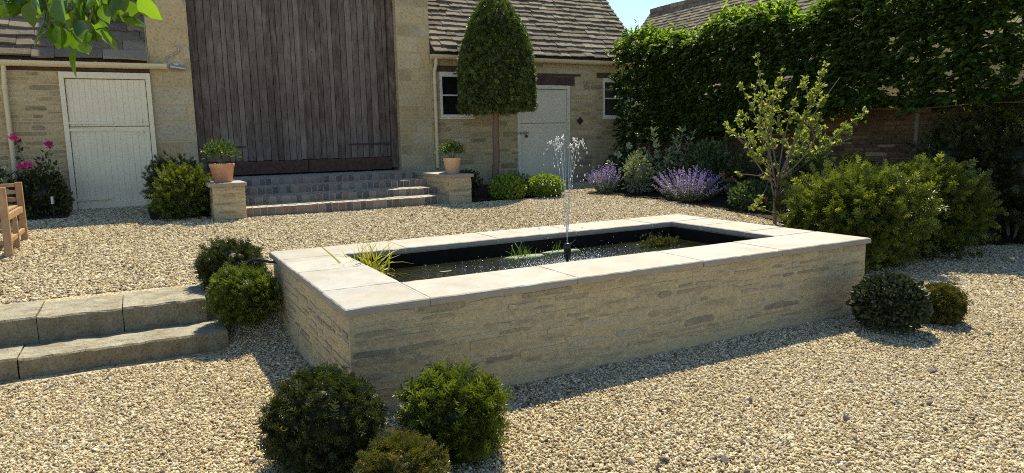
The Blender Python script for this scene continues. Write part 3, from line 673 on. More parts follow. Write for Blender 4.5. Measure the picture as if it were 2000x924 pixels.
def window(t, w, y, hook=True, open_right=False):
    x0, x1, z0, z1 = w; d = .055
    mb = MB(); mb.box((x0, y-.03, z0), (x0+d, y+.05, z1), .5); mb.box((x1-d, y-.03, z0), (x1, y+.05, z1), .5); mb.box((x0+d, y-.03, z1-.10), (x1-d, y+.05, z1), .5); mb.box((x0+d, y-.03, z0), (x1-d, y+.05, z0+.06), .5)
    f = t.part('window', mb, 'white', bevel=.003)
    mb = MB(); zc = (z0+z1)/2-.01; mb.box((x0+d, y-.012, zc-.014), (x1-d, y+.02, zc+.014), .5); t.part('glazing_bar', mb, 'white', f)
    mb = MB(); mb.box((x0+d, y+.022, z0+.06), (x1-d, y+.028, z1-.10), .5); t.part('pane', mb, 'glass', f)
    mb = MB(); mb.box((x0-.04, YF-.045, z0-.035), (x1+.04, y+.0, z0-.002), .5); t.part('sill', mb, 'white', f, .004)
    mb = MB(); mb.box(((x0+x1)/2-.06, y-.045, z1-.05), ((x0+x1)/2+.06, y-.0305, z1-.03), .5); t.part('stay', mb, 'iron', f)
    if open_right:
        mb = MB(); mb.box((x1-.02, YF-.30, z0+.06), (x1+.01, YF-.02, z1-.06), .5); t.part('open_casement', mb, 'white', f, .003)
window(rw, WA, YF+.02); window(rw, WB, YF+.02, True, True)
mb = MB(); slates(mb, (0, YF-.14, 3.235), (1, 0, 0), (0, 1, 1), BX1+.02, RX1+.06, 0, 4.0, .178, .29, .024, .75, .03)
rf = rw.part('roof', mb, 'slate')
mb = MB(); mb.add([(BX1+.01, YF-.12, 3.21), (RX1, YF-.12, 3.21), (RX1, 16.1, 6.03), (BX1+.01, 16.1, 6.03)], [(0, 1, 2, 3)], .1); mb.add([(BX1+.01, 18.7, 3.4), (RX1, 18.7, 3.4), (RX1, 16.1, 6.03), (BX1+.01, 16.1, 6.03)], [(0, 3, 2, 1)], .1); mb.box((BX1+.01, YF-.03, 3.163), (RX1, YF+.3, 3.205), .1); rw.part('roof_boards', mb, 'timber', rf)
gutter(rw, BX1-.02, RX1-.1, YF-.13, 3.165, 'gutter', .054)
mb = MB(); mb.tube([(5.51, YF-.12, 3.13), (5.51, YF-.11, 3.02), (5.49, YF-.06, 2.87), (5.49, YF-.06, .94)], .039, 12, .5)
for zz in (2.62, 1.22): mb.tube([(5.49, YF-.06, zz), (5.49, YF-.06, zz+.055)], .050, 12, .5)
mb.box((5.43, YF-.03, 1.23), (5.55, YF-.010, 1.26), .5)
rw.part('downpipe', mb, 'gutter')
mb = MB(); q = [(-.085, 0), (0, .085), (.085, 0), (0, -.085)]; mb.add([(9.02+u_, YF-.03, 1.865+v_) for u_, v_ in q]+[(9.02+u_, YF, 1.865+v_) for u_, v_ in q], [(3, 2, 1, 0), (0, 1, 5, 4), (1, 2, 6, 5), (2, 3, 7, 6), (3, 0, 4, 7)], .5); rw.part('wall_anchor_plate', mb, 'iron')

# ------------------------------------------------------------------ brick steps and the two side walls
st = Thing('brick_steps', (2.8, 11.4, .45), 'flight of four dark brick steps rising to the barn doors', 'steps')
SX0, SX1 = 1.405, 4.655
SY = [10.87, 11.38, 11.88, 12.36]; SZ = [.575, .69, .81, .925]
for k in range(4):
    y0, z1 = SY[k], SZ[k]; z0 = SZ[k-1] if k else .36
    y1 = SY[k+1] if k < 3 else YF+.45
    mb = MB(); mb.box((SX0, y0+.006, z0-.12), (SX1, y1+.02, z1-.006), .5); core = st.part('step', mb, 'brickmortar')
    mb = MB(); x = SX0
    while x < SX1-.03:
        w = .108*random.uniform(.9, 1.1); e = min(x+w, SX1)
        top = z1+random.uniform(-.003, .003)
        mb.box((x+.009, y0-random.uniform(0, .007), z0+(.012 if k else -.05)), (e-.009, y0+.215, top), None, .0015); x = e
    yy = y0+.222
    while yy < y1-.01:
        x = SX0-random.uniform(0, .1); ye = min(yy+.075, y1)
        while x < SX1:
            e = x+.22
            if min(e, SX1)-max(x, SX0) > .03: mb.box((max(x, SX0)+.004, yy+.004, z1-.05), (min(e, SX1)-.004, ye-.003, z1+random.uniform(-.003, .002)), None, .001)
            x = e
        yy += .078
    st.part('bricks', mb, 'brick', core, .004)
def side_wall(name, x0, x1, y0, cx0, cx1, zc, label):
    t = Thing(name, ((x0+x1)/2, y0+.5, .45), label, 'low wall')
    mb = MB(); mb.box((x0, y0, .3), (x1, YF-.012, zc-.05), .5); w = t.part('wall', mb, 'poolmortar')
    mb = MB(); rubble(mb, (0, y0, 0), (1, 0, 0), (0, -1, 0), x0, x1, .38, zc-.05, (), (.03, .075), (.1, .36), .006, .009, .02)
    rubble(mb, (x0, 0, 0), (0, 1, 0), (-1, 0, 0), y0, YF-.02, .38, zc-.05, (), (.03, .075), (.1, .3), .006, .009, .02)
    rubble(mb, (x1, 0, 0), (0, 1, 0), (1, 0, 0), y0, YF-.02, .38, zc-.05, (), (.03, .075), (.1, .3), .006, .009, .02)
    t.part('rubble_facing', mb, 'rubble', w)
    ys = [y0-.04, y0+.62, y0+1.25, y0+1.9, YF-.014]
    for a, b in zip(ys, ys[1:]):
        mb = MB(); mb.box((cx0, a+.002, zc-.05), (cx1, b-.002, zc), None, .003); t.part('cap_stone', mb, 'coping', bevel=.006)
    return t
side_wall('step_side_wall', .965, 1.40, 10.76, .91, 1.43, .965, 'low stone wall with flat caps on the left side of the brick steps')
side_wall('step_side_wall', 4.66, 5.07, 10.86, 4.62, 5.11, .925, 'low stone wall with flat caps on the right side of the brick steps')

# ------------------------------------------------------------------ raised pool
pl = Thing('raised_pool', (3.1, 4.8, 0), 'long raised rectangular stone pool with pale slab coping and dark water', 'pool')
x0, y0, x1, y1 = POOL; ZC = .635; TH = .042; OV = .03
wx0, wy0, wx1, wy1 = x0+OV, y0+OV, x1-OV, y1-OV; WT = .46; zt = ZC-TH
mb = MB(); mb.box((wx0, wy0, -.15), (wx1, wy0+WT, zt), .5); mb.box((wx0, wy1-WT, -.15), (wx1, wy1, zt), .5)
mb.box((wx0, wy0+WT, -.15), (wx0+WT, wy1-WT, zt), .5); mb.box((wx1-WT, wy0+WT, -.15), (wx1, wy1-WT, zt), .5)
w = pl.part('wall', mb, 'poolmortar')
mb = MB(); kw = dict(ch=(.020, .068), cl=(.07, .34), joint=.0055, proud=.0075, skip=.12, irr=1)
rubble(mb, (0, wy0, 0), (1, 0, 0), (0, -1, 0), wx0, wx1, -.03, zt, **kw)
rubble(mb, (wx0, 0, 0), (0, 1, 0), (-1, 0, 0), wy0, wy1, -.03, zt, **kw)
rubble(mb, (wx1, 0, 0), (0, 1, 0), (1, 0, 0), wy0, wy1, -.03, zt, **kw)
rubble(mb, (0, wy1, 0), (1, 0, 0), (0, 1, 0), wx0, wx1, .2, zt, **kw)
pl.part('rubble_facing', mb, 'poolstone', w)
ix0, iy0, ix1, iy1 = x0+.51, y0+.53, x1-.52, y1-.50
mb = MB()
for a, b in (((ix0+.02, iy0+.02, .1), (ix0+.03, iy1-.02, zt-.002)), ((ix1-.03, iy0+.02, .1), (ix1-.02, iy1-.02, zt-.002)), ((ix0+.03, iy0+.02, .1), (ix1-.03, iy0+.03, zt-.002)), ((ix0+.03, iy1-.03, .1), (ix1-.03, iy1-.02, zt-.002))): mb.box(a, b, .5)
mb.box((ix0, iy0, .08), (ix1, iy1, .098), .5); pl.part('liner', mb, 'liner')
def slab(a, b):
    """coping slab with riven, slightly ragged arrises"""
    (ax, ay), (bx, by) = a, b; n = 9; g = .0035; m = 4
    xs = np.linspace(ax+g, bx-g, max(2, int((bx-ax)/.05))); ys = np.linspace(ay+g, by-g, max(2, int((by-ay)/.05)))
    mb = MB(); ring = [(x, ys[0]) for x in xs]+[(xs[-1], y) for y in ys[1:]]+[(x, ys[-1]) for x in xs[::-1][1:]]+[(xs[0], y) for y in ys[::-1][1:-1]]
    k = len(ring); dz = random.uniform(-.0015, .0015); cx, cy = (ax+bx)/2, (ay+by)/2
    vs = []
    jr = [(random.uniform(-.003, .003), random.uniform(-.003, .003)) for _ in ring]
    for (inset, z, j) in ((0, -TH+.0, .6), (-.0, -TH*.5, 1), (.003, -.006, 1.0), (.010, 0, .5)):
        for (px, py), (jx, jy) in zip(ring, jr):
            sx = inset*(1 if px < cx else -1)*(1 if abs(px-ax) < .01 or abs(px-bx) < .01 else 0); sy = inset*(1 if py < cy else -1)*(1 if abs(py-ay) < .01 or abs(py-by) < .01 else 0)
            vs.append((px+sx+jx*j, py+sy+jy*j, ZC+dz+z+.001*0))
    fs = [(r*k+i, r*k+(i+1) % k, (r+1)*k+(i+1) % k, (r+1)*k+i) for r in range(3) for i in range(k)]
    fs += [tuple(range(3*k, 4*k)), tuple(range(k))[::-1]]
    r = random.random(); mb.add(vs, fs, r); return mb
sl = []
fx = [x0, ix0-.02, 2.41, 3.47, 4.27, x1]
for a, b in zip(fx, fx[1:]): sl.append(((a, y0), (b, iy0)))
bx = [x0, 1.93, 2.80, 3.63, 4.55, x1]
for a, b in zip(bx, bx[1:]): sl.append(((a, iy1), (b, y1)))
for a, b in zip([iy0, 4.85, iy1], [4.85, iy1]): sl.append(((x0, a), (ix0, b)))
for a, b in zip([iy0, 4.50, 5.06, iy1], [4.50, 5.06, iy1]): sl.append(((ix1, a), (x1, b)))
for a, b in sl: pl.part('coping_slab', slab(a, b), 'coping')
MT['joint'] = simple('pale_joint_mortar', (.52, .49, .43), .95, .1, .2, 40, .6)
for xx in fx[1:-1]:
    mb = MB(); mb.box((xx-.006, y0+.012, ZC-TH+.004), (xx+.006, iy0-.004, ZC-.0035), .5, .001); pl.part('mortar_joint', mb, 'joint')
for xx in bx[1:-1]:
    mb = MB(); mb.box((xx-.006, iy1+.004, ZC-TH+.004), (xx+.006, y1-.012, ZC-.0035), .5, .001); pl.part('mortar_joint', mb, 'joint')
for yy in (iy0, 4.85, iy1):
    mb = MB(); mb.box((x0+.012, yy-.006, ZC-TH+.004), (ix0-.004, yy+.006, ZC-.0037), .5, .001); pl.part('mortar_joint', mb, 'joint')
for yy in (iy0, 4.50, 5.06, iy1):
    mb = MB(); mb.box((ix1+.004, yy-.006, ZC-TH+.004), (x1-.012, yy+.006, ZC-.0037), .5, .001); pl.part('mortar_joint', mb, 'joint')
# water
WZ = .485; NX, NY = 160, 80
def _water():
    t = NT('pond_water', .02, .5); t.set('IOR', 1.33)
    t.color(t.mix(t.ramp(t.noise(1.6, 3), [(.35, 0.), (.7, 1.)]), (.010, .011, .006), (.03, .032, .012)))
    g = t.node('ShaderNodeNewGeometry'); d = t.node('ShaderNodeVectorMath', operation='DISTANCE'); t.link(g.outputs['Position'], d.inputs[0]); d.inputs[1].default_value = (3.1, 4.8, WZ)
    near = t.ramp(t.math('MULTIPLY', d.outputs['Value'], .5), [(.10, 1.), (.75, .015)])
    h1 = t.noise(26, 3, t.pos((1, 1, 1)), .6, .6); h2 = t.voro(22); h3 = t.noise(6, 2)
    h = t.math('ADD', t.math('MULTIPLY', t.math('ADD', h1, t.math('MULTIPLY', h2, .6)), near), t.math('MULTIPLY', h3, .02))
    t.bump(h, 1.0, .035); return t.m
MT['water'] = _water()
mb = MB(); mb.add([(ix0+.015, iy0+.015, WZ), (ix1-.015, iy0+.015, WZ), (ix1-.015, iy1-.015, WZ), (ix0+.015, iy1-.015, WZ)], [(0, 1, 2, 3)], .5)
tag(mb.build('pond_water', MT['water']), kind='structure')

# fountain
def _drop_glint():
    t = NT('drops_and_glints', .08, .6); t.color((.95, .96, .97)); t.set('Transmission Weight', .15); t.set('IOR', 1.33); return t.m
MT['drop_glint'] = _drop_glint()
def blob(mb, p, r, st=1.0):
    vs = [(p[0]+r*a, p[1]+r*b, p[2]+r*c*st) for a, b, c in ((1, 0, 0), (-1, 0, 0), (0, 1, 0), (0, -1, 0), (0, 0, 1), (0, 0, -1))]
    mb.add(vs, [(0, 2, 4), (2, 1, 4), (1, 3, 4), (3, 0, 4), (2, 0, 5), (1, 2, 5), (3, 1, 5), (0, 3, 5)], .5, True)
FX, FY = 3.10, 4.80
ft = Thing('fountain', (FX, FY, WZ), 'small black fountain nozzle throwing thin arcs of water above the pool', 'fountain')
mb = MB(); mb.lathe([(.0, -.06), (.012, -.06), (.013, .0), (.013, .02), (.028, .05), (.031, .12), (.028, .155), (.014, .165), (0, .165)], (FX, FY, WZ), 16); ft.part('nozzle', mb, 'blackplastic')
jets = MB(); drops_glints = MB(); apex = []
zn = WZ+.165
jl = [(-.022, .02, .86), (-.010, -.03, .87), (-.040, .02, .83), (.024, .02, .85), (.038, -.02, .83), (.014, .04, .80), (-.016, .05, .81), (.030, .05, .80)]
for (vx, vy, hh) in jl:
    # world horizontal drift: vx along the camera's right, vy along the view
    for k in range(60):
        t_ = k/59*2.0; up = hh*(1-(1-t_)**2)
        hx = vx*3.1*t_*(1 if t_ < 1 else 1.0); hy = vy*t_*2
        p = (FX+.88*hx+.47*hy, FY-.47*hx+.88*hy, zn+up)
        if t_ > 1.0 and up < .1: continue
        if t_ < .8: continue
        if t_ < .85 and random.random() < .5: continue
        for _ in range(2 if .8 < t_ < 1.25 else 1):
            if random.random() < .62: blob(drops_glints, tuple(c+random.gauss(0, .006+.010*max(0, t_-.8)) for c in p), random.uniform(.0035, .0075), random.uniform(1, 2.4))
    pts = []
    for k in range(14):
        t_ = k/13*.84; up = hh*(1-(1-t_)**2); hx = vx*3.1*t_; hy = vy*t_*2
        pts.append((FX+.88*hx+.47*hy, FY-.47*hx+.88*hy, zn+up))
    jets.tube(pts, [.0017]*14, 5, .5)
MT['jet'] = (lambda t: (t.color((.8, .83, .87)), t.set('Transmission Weight', .5), t.set('IOR', 1.33), t.m)[-1])(NT('clear_water', .03, .5))
for _ in range(1500):  # white blobs on the water surface, modelled stand-ins for sun and sky glints
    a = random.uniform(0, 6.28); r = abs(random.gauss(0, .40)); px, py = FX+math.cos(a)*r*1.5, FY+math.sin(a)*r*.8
    if ix0+.05 < px < ix1-.05 and iy0+.05 < py < iy1-.05: blob(drops_glints, (px, py, WZ+(abs(random.gauss(0, .035)) if random.random() < .25 else 0)+.002), random.uniform(.0012, .0042), random.uniform(.6, 2.2))
for _ in range(700):  # larger white blobs near the nozzle, sparkle painted as geometry
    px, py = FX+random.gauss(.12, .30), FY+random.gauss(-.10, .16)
    if iy0+.05 < py < iy1-.05: blob(drops_glints, (px, py, WZ+.002), random.uniform(.002, .0055), random.uniform(.5, 1.6))
for _ in range(70):
    blob(drops_glints, (FX+random.gauss(.05, .22), FY+random.gauss(0, .2), WZ+random.uniform(.1, .5)), random.uniform(.0015, .003), 1.6)
ft.part('jets', jets, 'jet'); ft.part('droplets_and_glints', drops_glints, 'drop_glint')['kind'] = 'stuff'  # one mesh for the airborne water and the white surface glints

# pond plants
def tuft(name, c, n, size, mat, label, cat, spread=.06, lean=.6, w=.03, bend=.5, group=None, seed=1):
    t = Thing(name, c, label, cat, group); g = np.random.default_rng(seed)
    P = np.array(c)+g.normal(size=(n, 3))*[spread, spread, .003]; P[:, 2] = c[2]-.01
    D = g.normal(size=(n, 3))*lean; D[:, 2] = 1
    t.leaves('blades', P, D, size*g.uniform(.5, 1.1, n), T_blade(w, 5, bend), mat); return t
tuft('sedge_clump', (1.50, 5.08, WZ+.0), 85, .38, 'yellowgrass', 'bright yellow sedge clump arching over the left coping of the pool', 'pond plant', .04, .6, .020, .6, seed=3)
def island(c, a, b, label, n, hgt, seed):
    t = Thing('floating_island', c, label, 'floating planter'); g = np.random.default_rng(seed)
    mb = MB(); prof = [(0, .012), (.6, .014), (.9, .010), (1.0, 0), (.95, -.02)]
    vs = []; fs = []
    N_ = 26; rr = [1+.12*math.sin(3*k)+.08*random.random() for k in range(N_)]
    for q, z in prof[1:]:
        for k in range(N_): vs.append((c[0]+a*q*rr[k]*math.cos(6.283*k/N_), c[1]+b*q*rr[k]*math.sin(6.283*k/N_), c[2]+z))
    fs = [(i*N_+k, (i+1)*N_+k, (i+1)*N_+(k+1) % N_, i*N_+(k+1) % N_) for i in range(3) for k in range(N_)]+[tuple(range(N_))]
    mb.add(vs, fs, .5); t.part('mat', mb, MT['moss'])
    P = np.array(c)+g.normal(size=(n, 3))*[a*.35, b*.35, 0]; D = g.normal(size=(n, 3))*.35; D[:, 2] = 1
    t.leaves('blades', P, D, hgt*g.uniform(.4, 1, n), T_blade(.035, 4, .3), 'grass')
MT['moss'] = simple('moss_mat', (.30, .33, .20), .9, .2, .3, 30, .8)
island((2.93, 5.22, WZ+.004), .19, .07, 'floating moss island with a tall green grass tuft left of the fountain', 30, .17, 5)
island((3.33, 5.27, WZ+.004), .20, .05, 'floating moss island with sparse grass nearest behind the fountain', 12, .12, 6)
pw = Thing('pond_weed', (4.28, 5.05, WZ), 'olive clump of bushy pond weed in the far right of the pool', 'pond plant')
g = np.random.default_rng(8); n = 420; P = np.array([4.28, 5.05, WZ])+g.normal(size=(n, 3))*[.10, .05, 0]; P[:, 2] += np.abs(g.normal(size=n))*.035
D = g.normal(size=(n, 3))*.6; D[:, 2] = 1; pw.leaves('foliage', P, D, .028, TL, 'yewgold')
mb = MB(); mb.tube([(x0+.05, 5.70, ZC-.06), (x0-.03, 5.71, ZC-.045), (x0-.13, 5.74, ZC-.02), (x0-.24, 5.80, ZC-.06), (x0-.32, 5.88, ZC-.16), (x0-.34, 5.95, .28)], .013, 8, .5)
tag(mb.build('power_cable', MT['blackplastic'], (x0-.1, 5.85, .3)), 'black cable looping from under the pool coping into a round shrub', 'cable')
# floating debris on the water
mb = MB()
for (a, b) in ((2.02, 4.62), (1.78, 4.80), (2.10, 5.02)):
    k = 9; mb.add([(a+.045*math.cos(6.28*q/k)*random.uniform(.6, 1.2), b+.022*math.sin(6.28*q/k)*random.uniform(.6, 1.2), WZ+.003) for q in range(k)], [tuple(range(k))], .5)
tag(mb.build('pond_foam', MT['moss']), 'small patches of pale foam floating on the pool', 'foam', kind='stuff')

# ------------------------------------------------------------------ old stone steps (left foreground)
def ragged_slab(segs, y0, y1, ztop, h, over=.0):
    """front-ragged slabs: segs = x breaks"""
    out = []
    for a, b in zip(segs, segs[1:]):
        n = max(3, int((b-a)/.06)); xs = np.linspace(a+.004, b-.004, n); m = 9
        fr = [random.uniform(-.012, .012) for _ in xs]; fr2 = [v*.4+random.uniform(-.012, .012) for v in fr]; dz = random.uniform(-.006, .006)
        lv = [random.uniform(-.004, .004) for _ in xs]
        rows = [(y1, -.02, 0), ((y0*.3+y1*.7), 0, 0), ((y0*.7+y1*.3), 0, 0), (y0+.012, 0, 1), (y0, -.014, 1), (y0+.004, -h*.45, 2), (y0+.012, -h-.08, 2)]
        vs = []
        for (yy, zz, md) in rows:
            for i, x in enumerate(xs):
                vs.append((x+(random.uniform(-.003, .003)), yy+(fr[i] if md == 1 else fr2[i] if md == 2 else random.uniform(-.006, .006)), ztop+dz+zz+lv[i]*(0 if md == 2 else 1)+random.uniform(-.003, .003)))
        mb = MB(); R = len(rows)
        mb.add(vs, [(r*n+i, (r+1)*n+i, (r+1)*n+i+1, r*n+i+1) for r in range(R-1) for i in range(n-1)]
               + [tuple(r*n for r in range(R))[::-1], tuple(r*n+n-1 for r in range(R))], None)
        out.append(mb)
    return out
s1 = Thing('stone_step', (-1.2, 5.6, 0), 'lower weathered stone step with lichen at the left edge of the gravel', 'step', 'old stone steps')
for mb in ragged_slab([-4.2, -2.3, -.78, .52], 5.47, 5.99, .145, .15): s1.part('slab', mb, 'oldstep')
s2 = Thing('stone_step', (-1.2, 6.1, .15), 'upper weathered stone step of broad slabs in front of the raised gravel', 'step', 'old stone steps')
for mb in ragged_slab([-4.2, -2.4, -.70, -.16, .42], 5.88, 6.62, .328, .19): s2.part('slab', mb, 'oldstep')

# ------------------------------------------------------------------ clipped shrubs
def ball(name, c, r, rz, mat, n, size, seed, label, cat='shrub', group='clipped balls around the pool', tmpl=None, **kw):
    zb = float(gz(c[0], c[1])); r, rz = r*.93, rz*.94; c = (c[0], c[1], c[2]-.02*r/.2)
    t = Thing(name, (c[0], c[1], zb), label, cat, group)
    bush(t, 'foliage', c, (r, r, rz), n, size, tmpl or TY, mat, seed, **kw)
    mb = MB(); mb.tube([(c[0], c[1], zb-.05), (c[0]+.01, c[1], zb+.06), (c[0], c[1], c[2])], [.016, .014, .01], 8)
    t.part('trunk', mb, 'bark'); return t
ball('clipped_yew', (.69, 3.19, .235), .262, .235, 'yewdark', 5200, .040, 11, 'largest dark clipped yew ball before the near pool corner', lump=.06, freq=16, up=.15, inner=.22, tiltn=.6, spray=.026)
ball('clipped_yew', (1.27, 2.99, .205), .215, .205, 'yew', 3300, .050, 12, 'bright green spiky yew ball against the pool front wall', lump=.09, freq=14, up=.3, inner=.25, tiltn=.8, spray=.055)
ball('clipped_yew', (.89, 2.68, .13), .165, .145, 'yewgold', 2500, .036, 13, 'small golden-brown yew ball lowest in the foreground', lump=.08, freq=16, up=.2, spray=.035)
ball('clipped_holly', (4.93, 3.17, .245), .275, .235, 'yewdeep', 4600, .030, 14, 'dark purplish round shrub with glossy leaves off the right pool corner', tmpl=TLW, lump=.06, freq=9, up=.1, inner=.25, flat_bottom=.75, tiltn=.8)
ball('clipped_yew', (5.50, 3.12, .155), .172, .15, 'yewgold', 2000, .042, 15, 'small golden-green ball behind the dark shrub at right', lump=.09, freq=12, up=.2)
ball('clipped_yew', (.665, 5.66, .37), .235, .205, 'yew', 3200, .046, 16, 'bright green yew ball beside the left end of the pool', lump=.08, freq=14, up=.25, spray=.035)
ball('clipped_yew', (.66, 6.36, .50), .255, .195, 'yewdark', 3600, .044, 17, 'dark yew ball behind the bright one at the pool back corner', lump=.08, freq=14, up=.2, spray=.035)
ball('box_mound', (5.83, 10.98, .665), .34, .24, 'lime', 2600, .040, 18, 'lime green mound below the lollipop topiary', 'shrub', 'lime green mounds', TLW, lump=.10, freq=7, up=.5)
ball('box_mound', (6.57, 10.90, .65), .36, .23, 'lime', 2600, .040, 19, 'lime green mound in front of the pale grey door', 'shrub', 'lime green mounds', TLW, lump=.12, freq=7, up=.5)

# topiary standard
tp = Thing('topiary_tree', (6.28, 12.3, .47), 'tall dome-clipped topiary tree on a bare trunk before the right wing', 'tree')
pr = lambda z: np.interp(z, [-1, -.33, .11, .4, .6, .78, .90, .97, 1], [1, .97, .86, .72, .58, .42, .27, .13, .0])
bush(tp, 'crown', (6.36, 12.3, 3.16), (.745, .745, 1.10), 20000, .062, TY2, 'topiary', 21, lump=.045, freq=8, inner=.12, up=.1, prof=pr, tiltn=.7)
mb = MB(); mb.tube([(6.29, 12.3, .42), (6.28, 12.3, .8), (6.315, 12.31, 1.2), (6.30, 12.3, 1.6), (6.34, 12.3, 2.3)], [.092, .072, .066, .062, .054], 12); tp.part('trunk', mb, 'redbark')

# ------------------------------------------------------------------ loose shrubs
def loose(name, c, rad, n, size, tmpl, mat, seed, label, cat='shrub', group=None, **kw):
    zb = float(gz(c[0], c[1])); t = Thing(name, (c[0], c[1], zb), label, cat, group)
    bush(t, 'foliage', c, rad, n, size, tmpl, mat, seed, **kw)
    mb = MB()
    for k in range(4):
        a = k*1.57+seed; mb.tube([(c[0]+.03*math.cos(a), c[1]+.03*math.sin(a), zb-.03), (c[0]+.4*rad[0]*math.cos(a), c[1]+.4*rad[1]*math.sin(a), c[2])], [.014, .007], 6)
    t.part('branches', mb, 'bark'); return t
loose('yew_shrub', (7.14, 5.08, .50), (.62, .58, .48), 11000, .080, TY, 'yew', 31, 'big loose bright green yew right of the pool end', lump=.16, freq=4.5, inner=.35, up=.3, power=2.5, spray=.17)
loose('yew_shrub', (8.38, 5.02, .53), (.60, .56, .48), 10000, .078, TY, 'yew', 32, 'big loose yew farther right along the bed beside the bright one', lump=.20, freq=4.5, inner=.35, up=.3, power=2.4, spray=.17)
loose('yew_shrub', (8.0, 5.9, .62), (.75, .5, .46), 5500, .078, TY, 'yewdark', 33, 'dark yew tucked behind the two bright green yews', lump=.18, freq=4.5, inner=.35, up=.3, spray=.15)
loose('dark_yew', (10.35, 5.0, .95), (.6, .75, .95), 7500, .085, TY, 'yewdark', 34, 'dark shaded yew at the far right edge', lump=.16, freq=4, inner=.3, up=.3, spray=.16)
loose('dark_yew', (10.0, 5.6, .95), (.38, .40, .62), 3600, .075, TY, 'yewdark', 35, 'upright dark shaded yew against the dry stone wall', lump=.16, freq=5, inner=.3, up=.5, spray=.16)
loose('yew_shrub', (.62, 11.38, .77), (.32, .31, .34), 4600, .066, TY, 'yew', 36, 'green yew shrub left of the brick steps pillar', lump=.18, freq=6, inner=.35, up=.5, spray=.14)
loose('yew_shrub', (.55, 12.05, .88), (.34, .32, .38), 3400, .058, TY, 'yewdark', 37, 'dark yew behind the green shrub by the stable door', lump=.16, freq=6, inner=.3, up=.4, spray=.12)

# ------------------------------------------------------------------ pots
def potted(name, c, r, h, mat, seed, label, plant_r, plant_h):
    t = Thing(name, c, label, 'potted plant', 'potted shrubs flanking the steps')
    mb = MB(); mb.lathe([(0, 0), (r*.72, 0), (r*.76, .006), (r*.97, h*.80), (r*1.02, h*.815), (r*1.04, h*.985), (r*1.01, h), (r*.93, h), (r*.90, h*.86), (0, h*.86)], c, 32); t.part('pot', mb, mat)
    mb = MB(); mb.lathe([(0, h*.88), (r*.9, h*.87)], c, 20); t.part('soil', mb, 'soil')
    g = np.random.default_rng(seed); n = 700
    d = unit(g.normal(size=(n, 3))*[1, 1, .8]+[0, 0, .35]); d = d[d[:, 2] > -.25]; n = len(d)
    P = np.array(c)+[0, 0, h+plant_h*.36]+d*[plant_r, plant_r, plant_h*.58]*g.uniform(.35, 1, (n, 1))
    t.leaves('foliage', P, d+[0, 0, .35]+g.normal(size=(n, 3))*.4, .062, TLN, 'bay', hint=np.array([0, 0, 1.])+d*.4)
    mb = MB()
    for k in range(9):
        a = k*.7; mb.tube([(c[0], c[1], c[2]+h*.85), (c[0]+plant_r*.6*math.cos(a), c[1]+plant_r*.6*math.sin(a), c[2]+h+plant_h*.5)], .004, 5)
    t.part('stems', mb, 'stem'); return t
potted('potted_shrub', (1.155, 11.14, .966), .172, .27, 'terracotta', 41, 'glossy shrub in an orange terracotta pot on the left side wall', .25, .36)
potted('potted_shrub', (4.88, 11.20, .926), .152, .275, 'terracottapale', 42, 'glossy shrub in a pale terracotta pot on the right side wall', .22, .27)

# ------------------------------------------------------------------ right garden wall, built of dry stone
gw = Thing('garden_wall', (10.68, 8, 0), 'old brown dry stone wall behind the hedge on the right', 'wall')
mb = MB(); mb.box((10.68, -1, -.1), (11.08, YF-.01, 1.86), .3); core = gw.part('wall_core', mb, 'drystone')
mb = MB(); rubble(mb, (10.68, 0, 0), (0, 1, 0), (-1, 0, 0), -1, YF-.02, 0, 1.84, (), (.03, .085), (.12, .42), .004, .03, .0)
gw.part('stones', mb, 'drystone')
mb = MB(); y = -1
while y < YF-.1:
    w_ = random.uniform(.05, .09); hh = random.uniform(.14, .21)
    mb.box((10.66+random.uniform(-.02, .02), y, 1.862), (11.10+random.uniform(-.02, .02), y+w_*.9, 1.862+hh), None, .008); y += w_
gw.part('cock_stones', mb, 'drystone', bevel=.012)

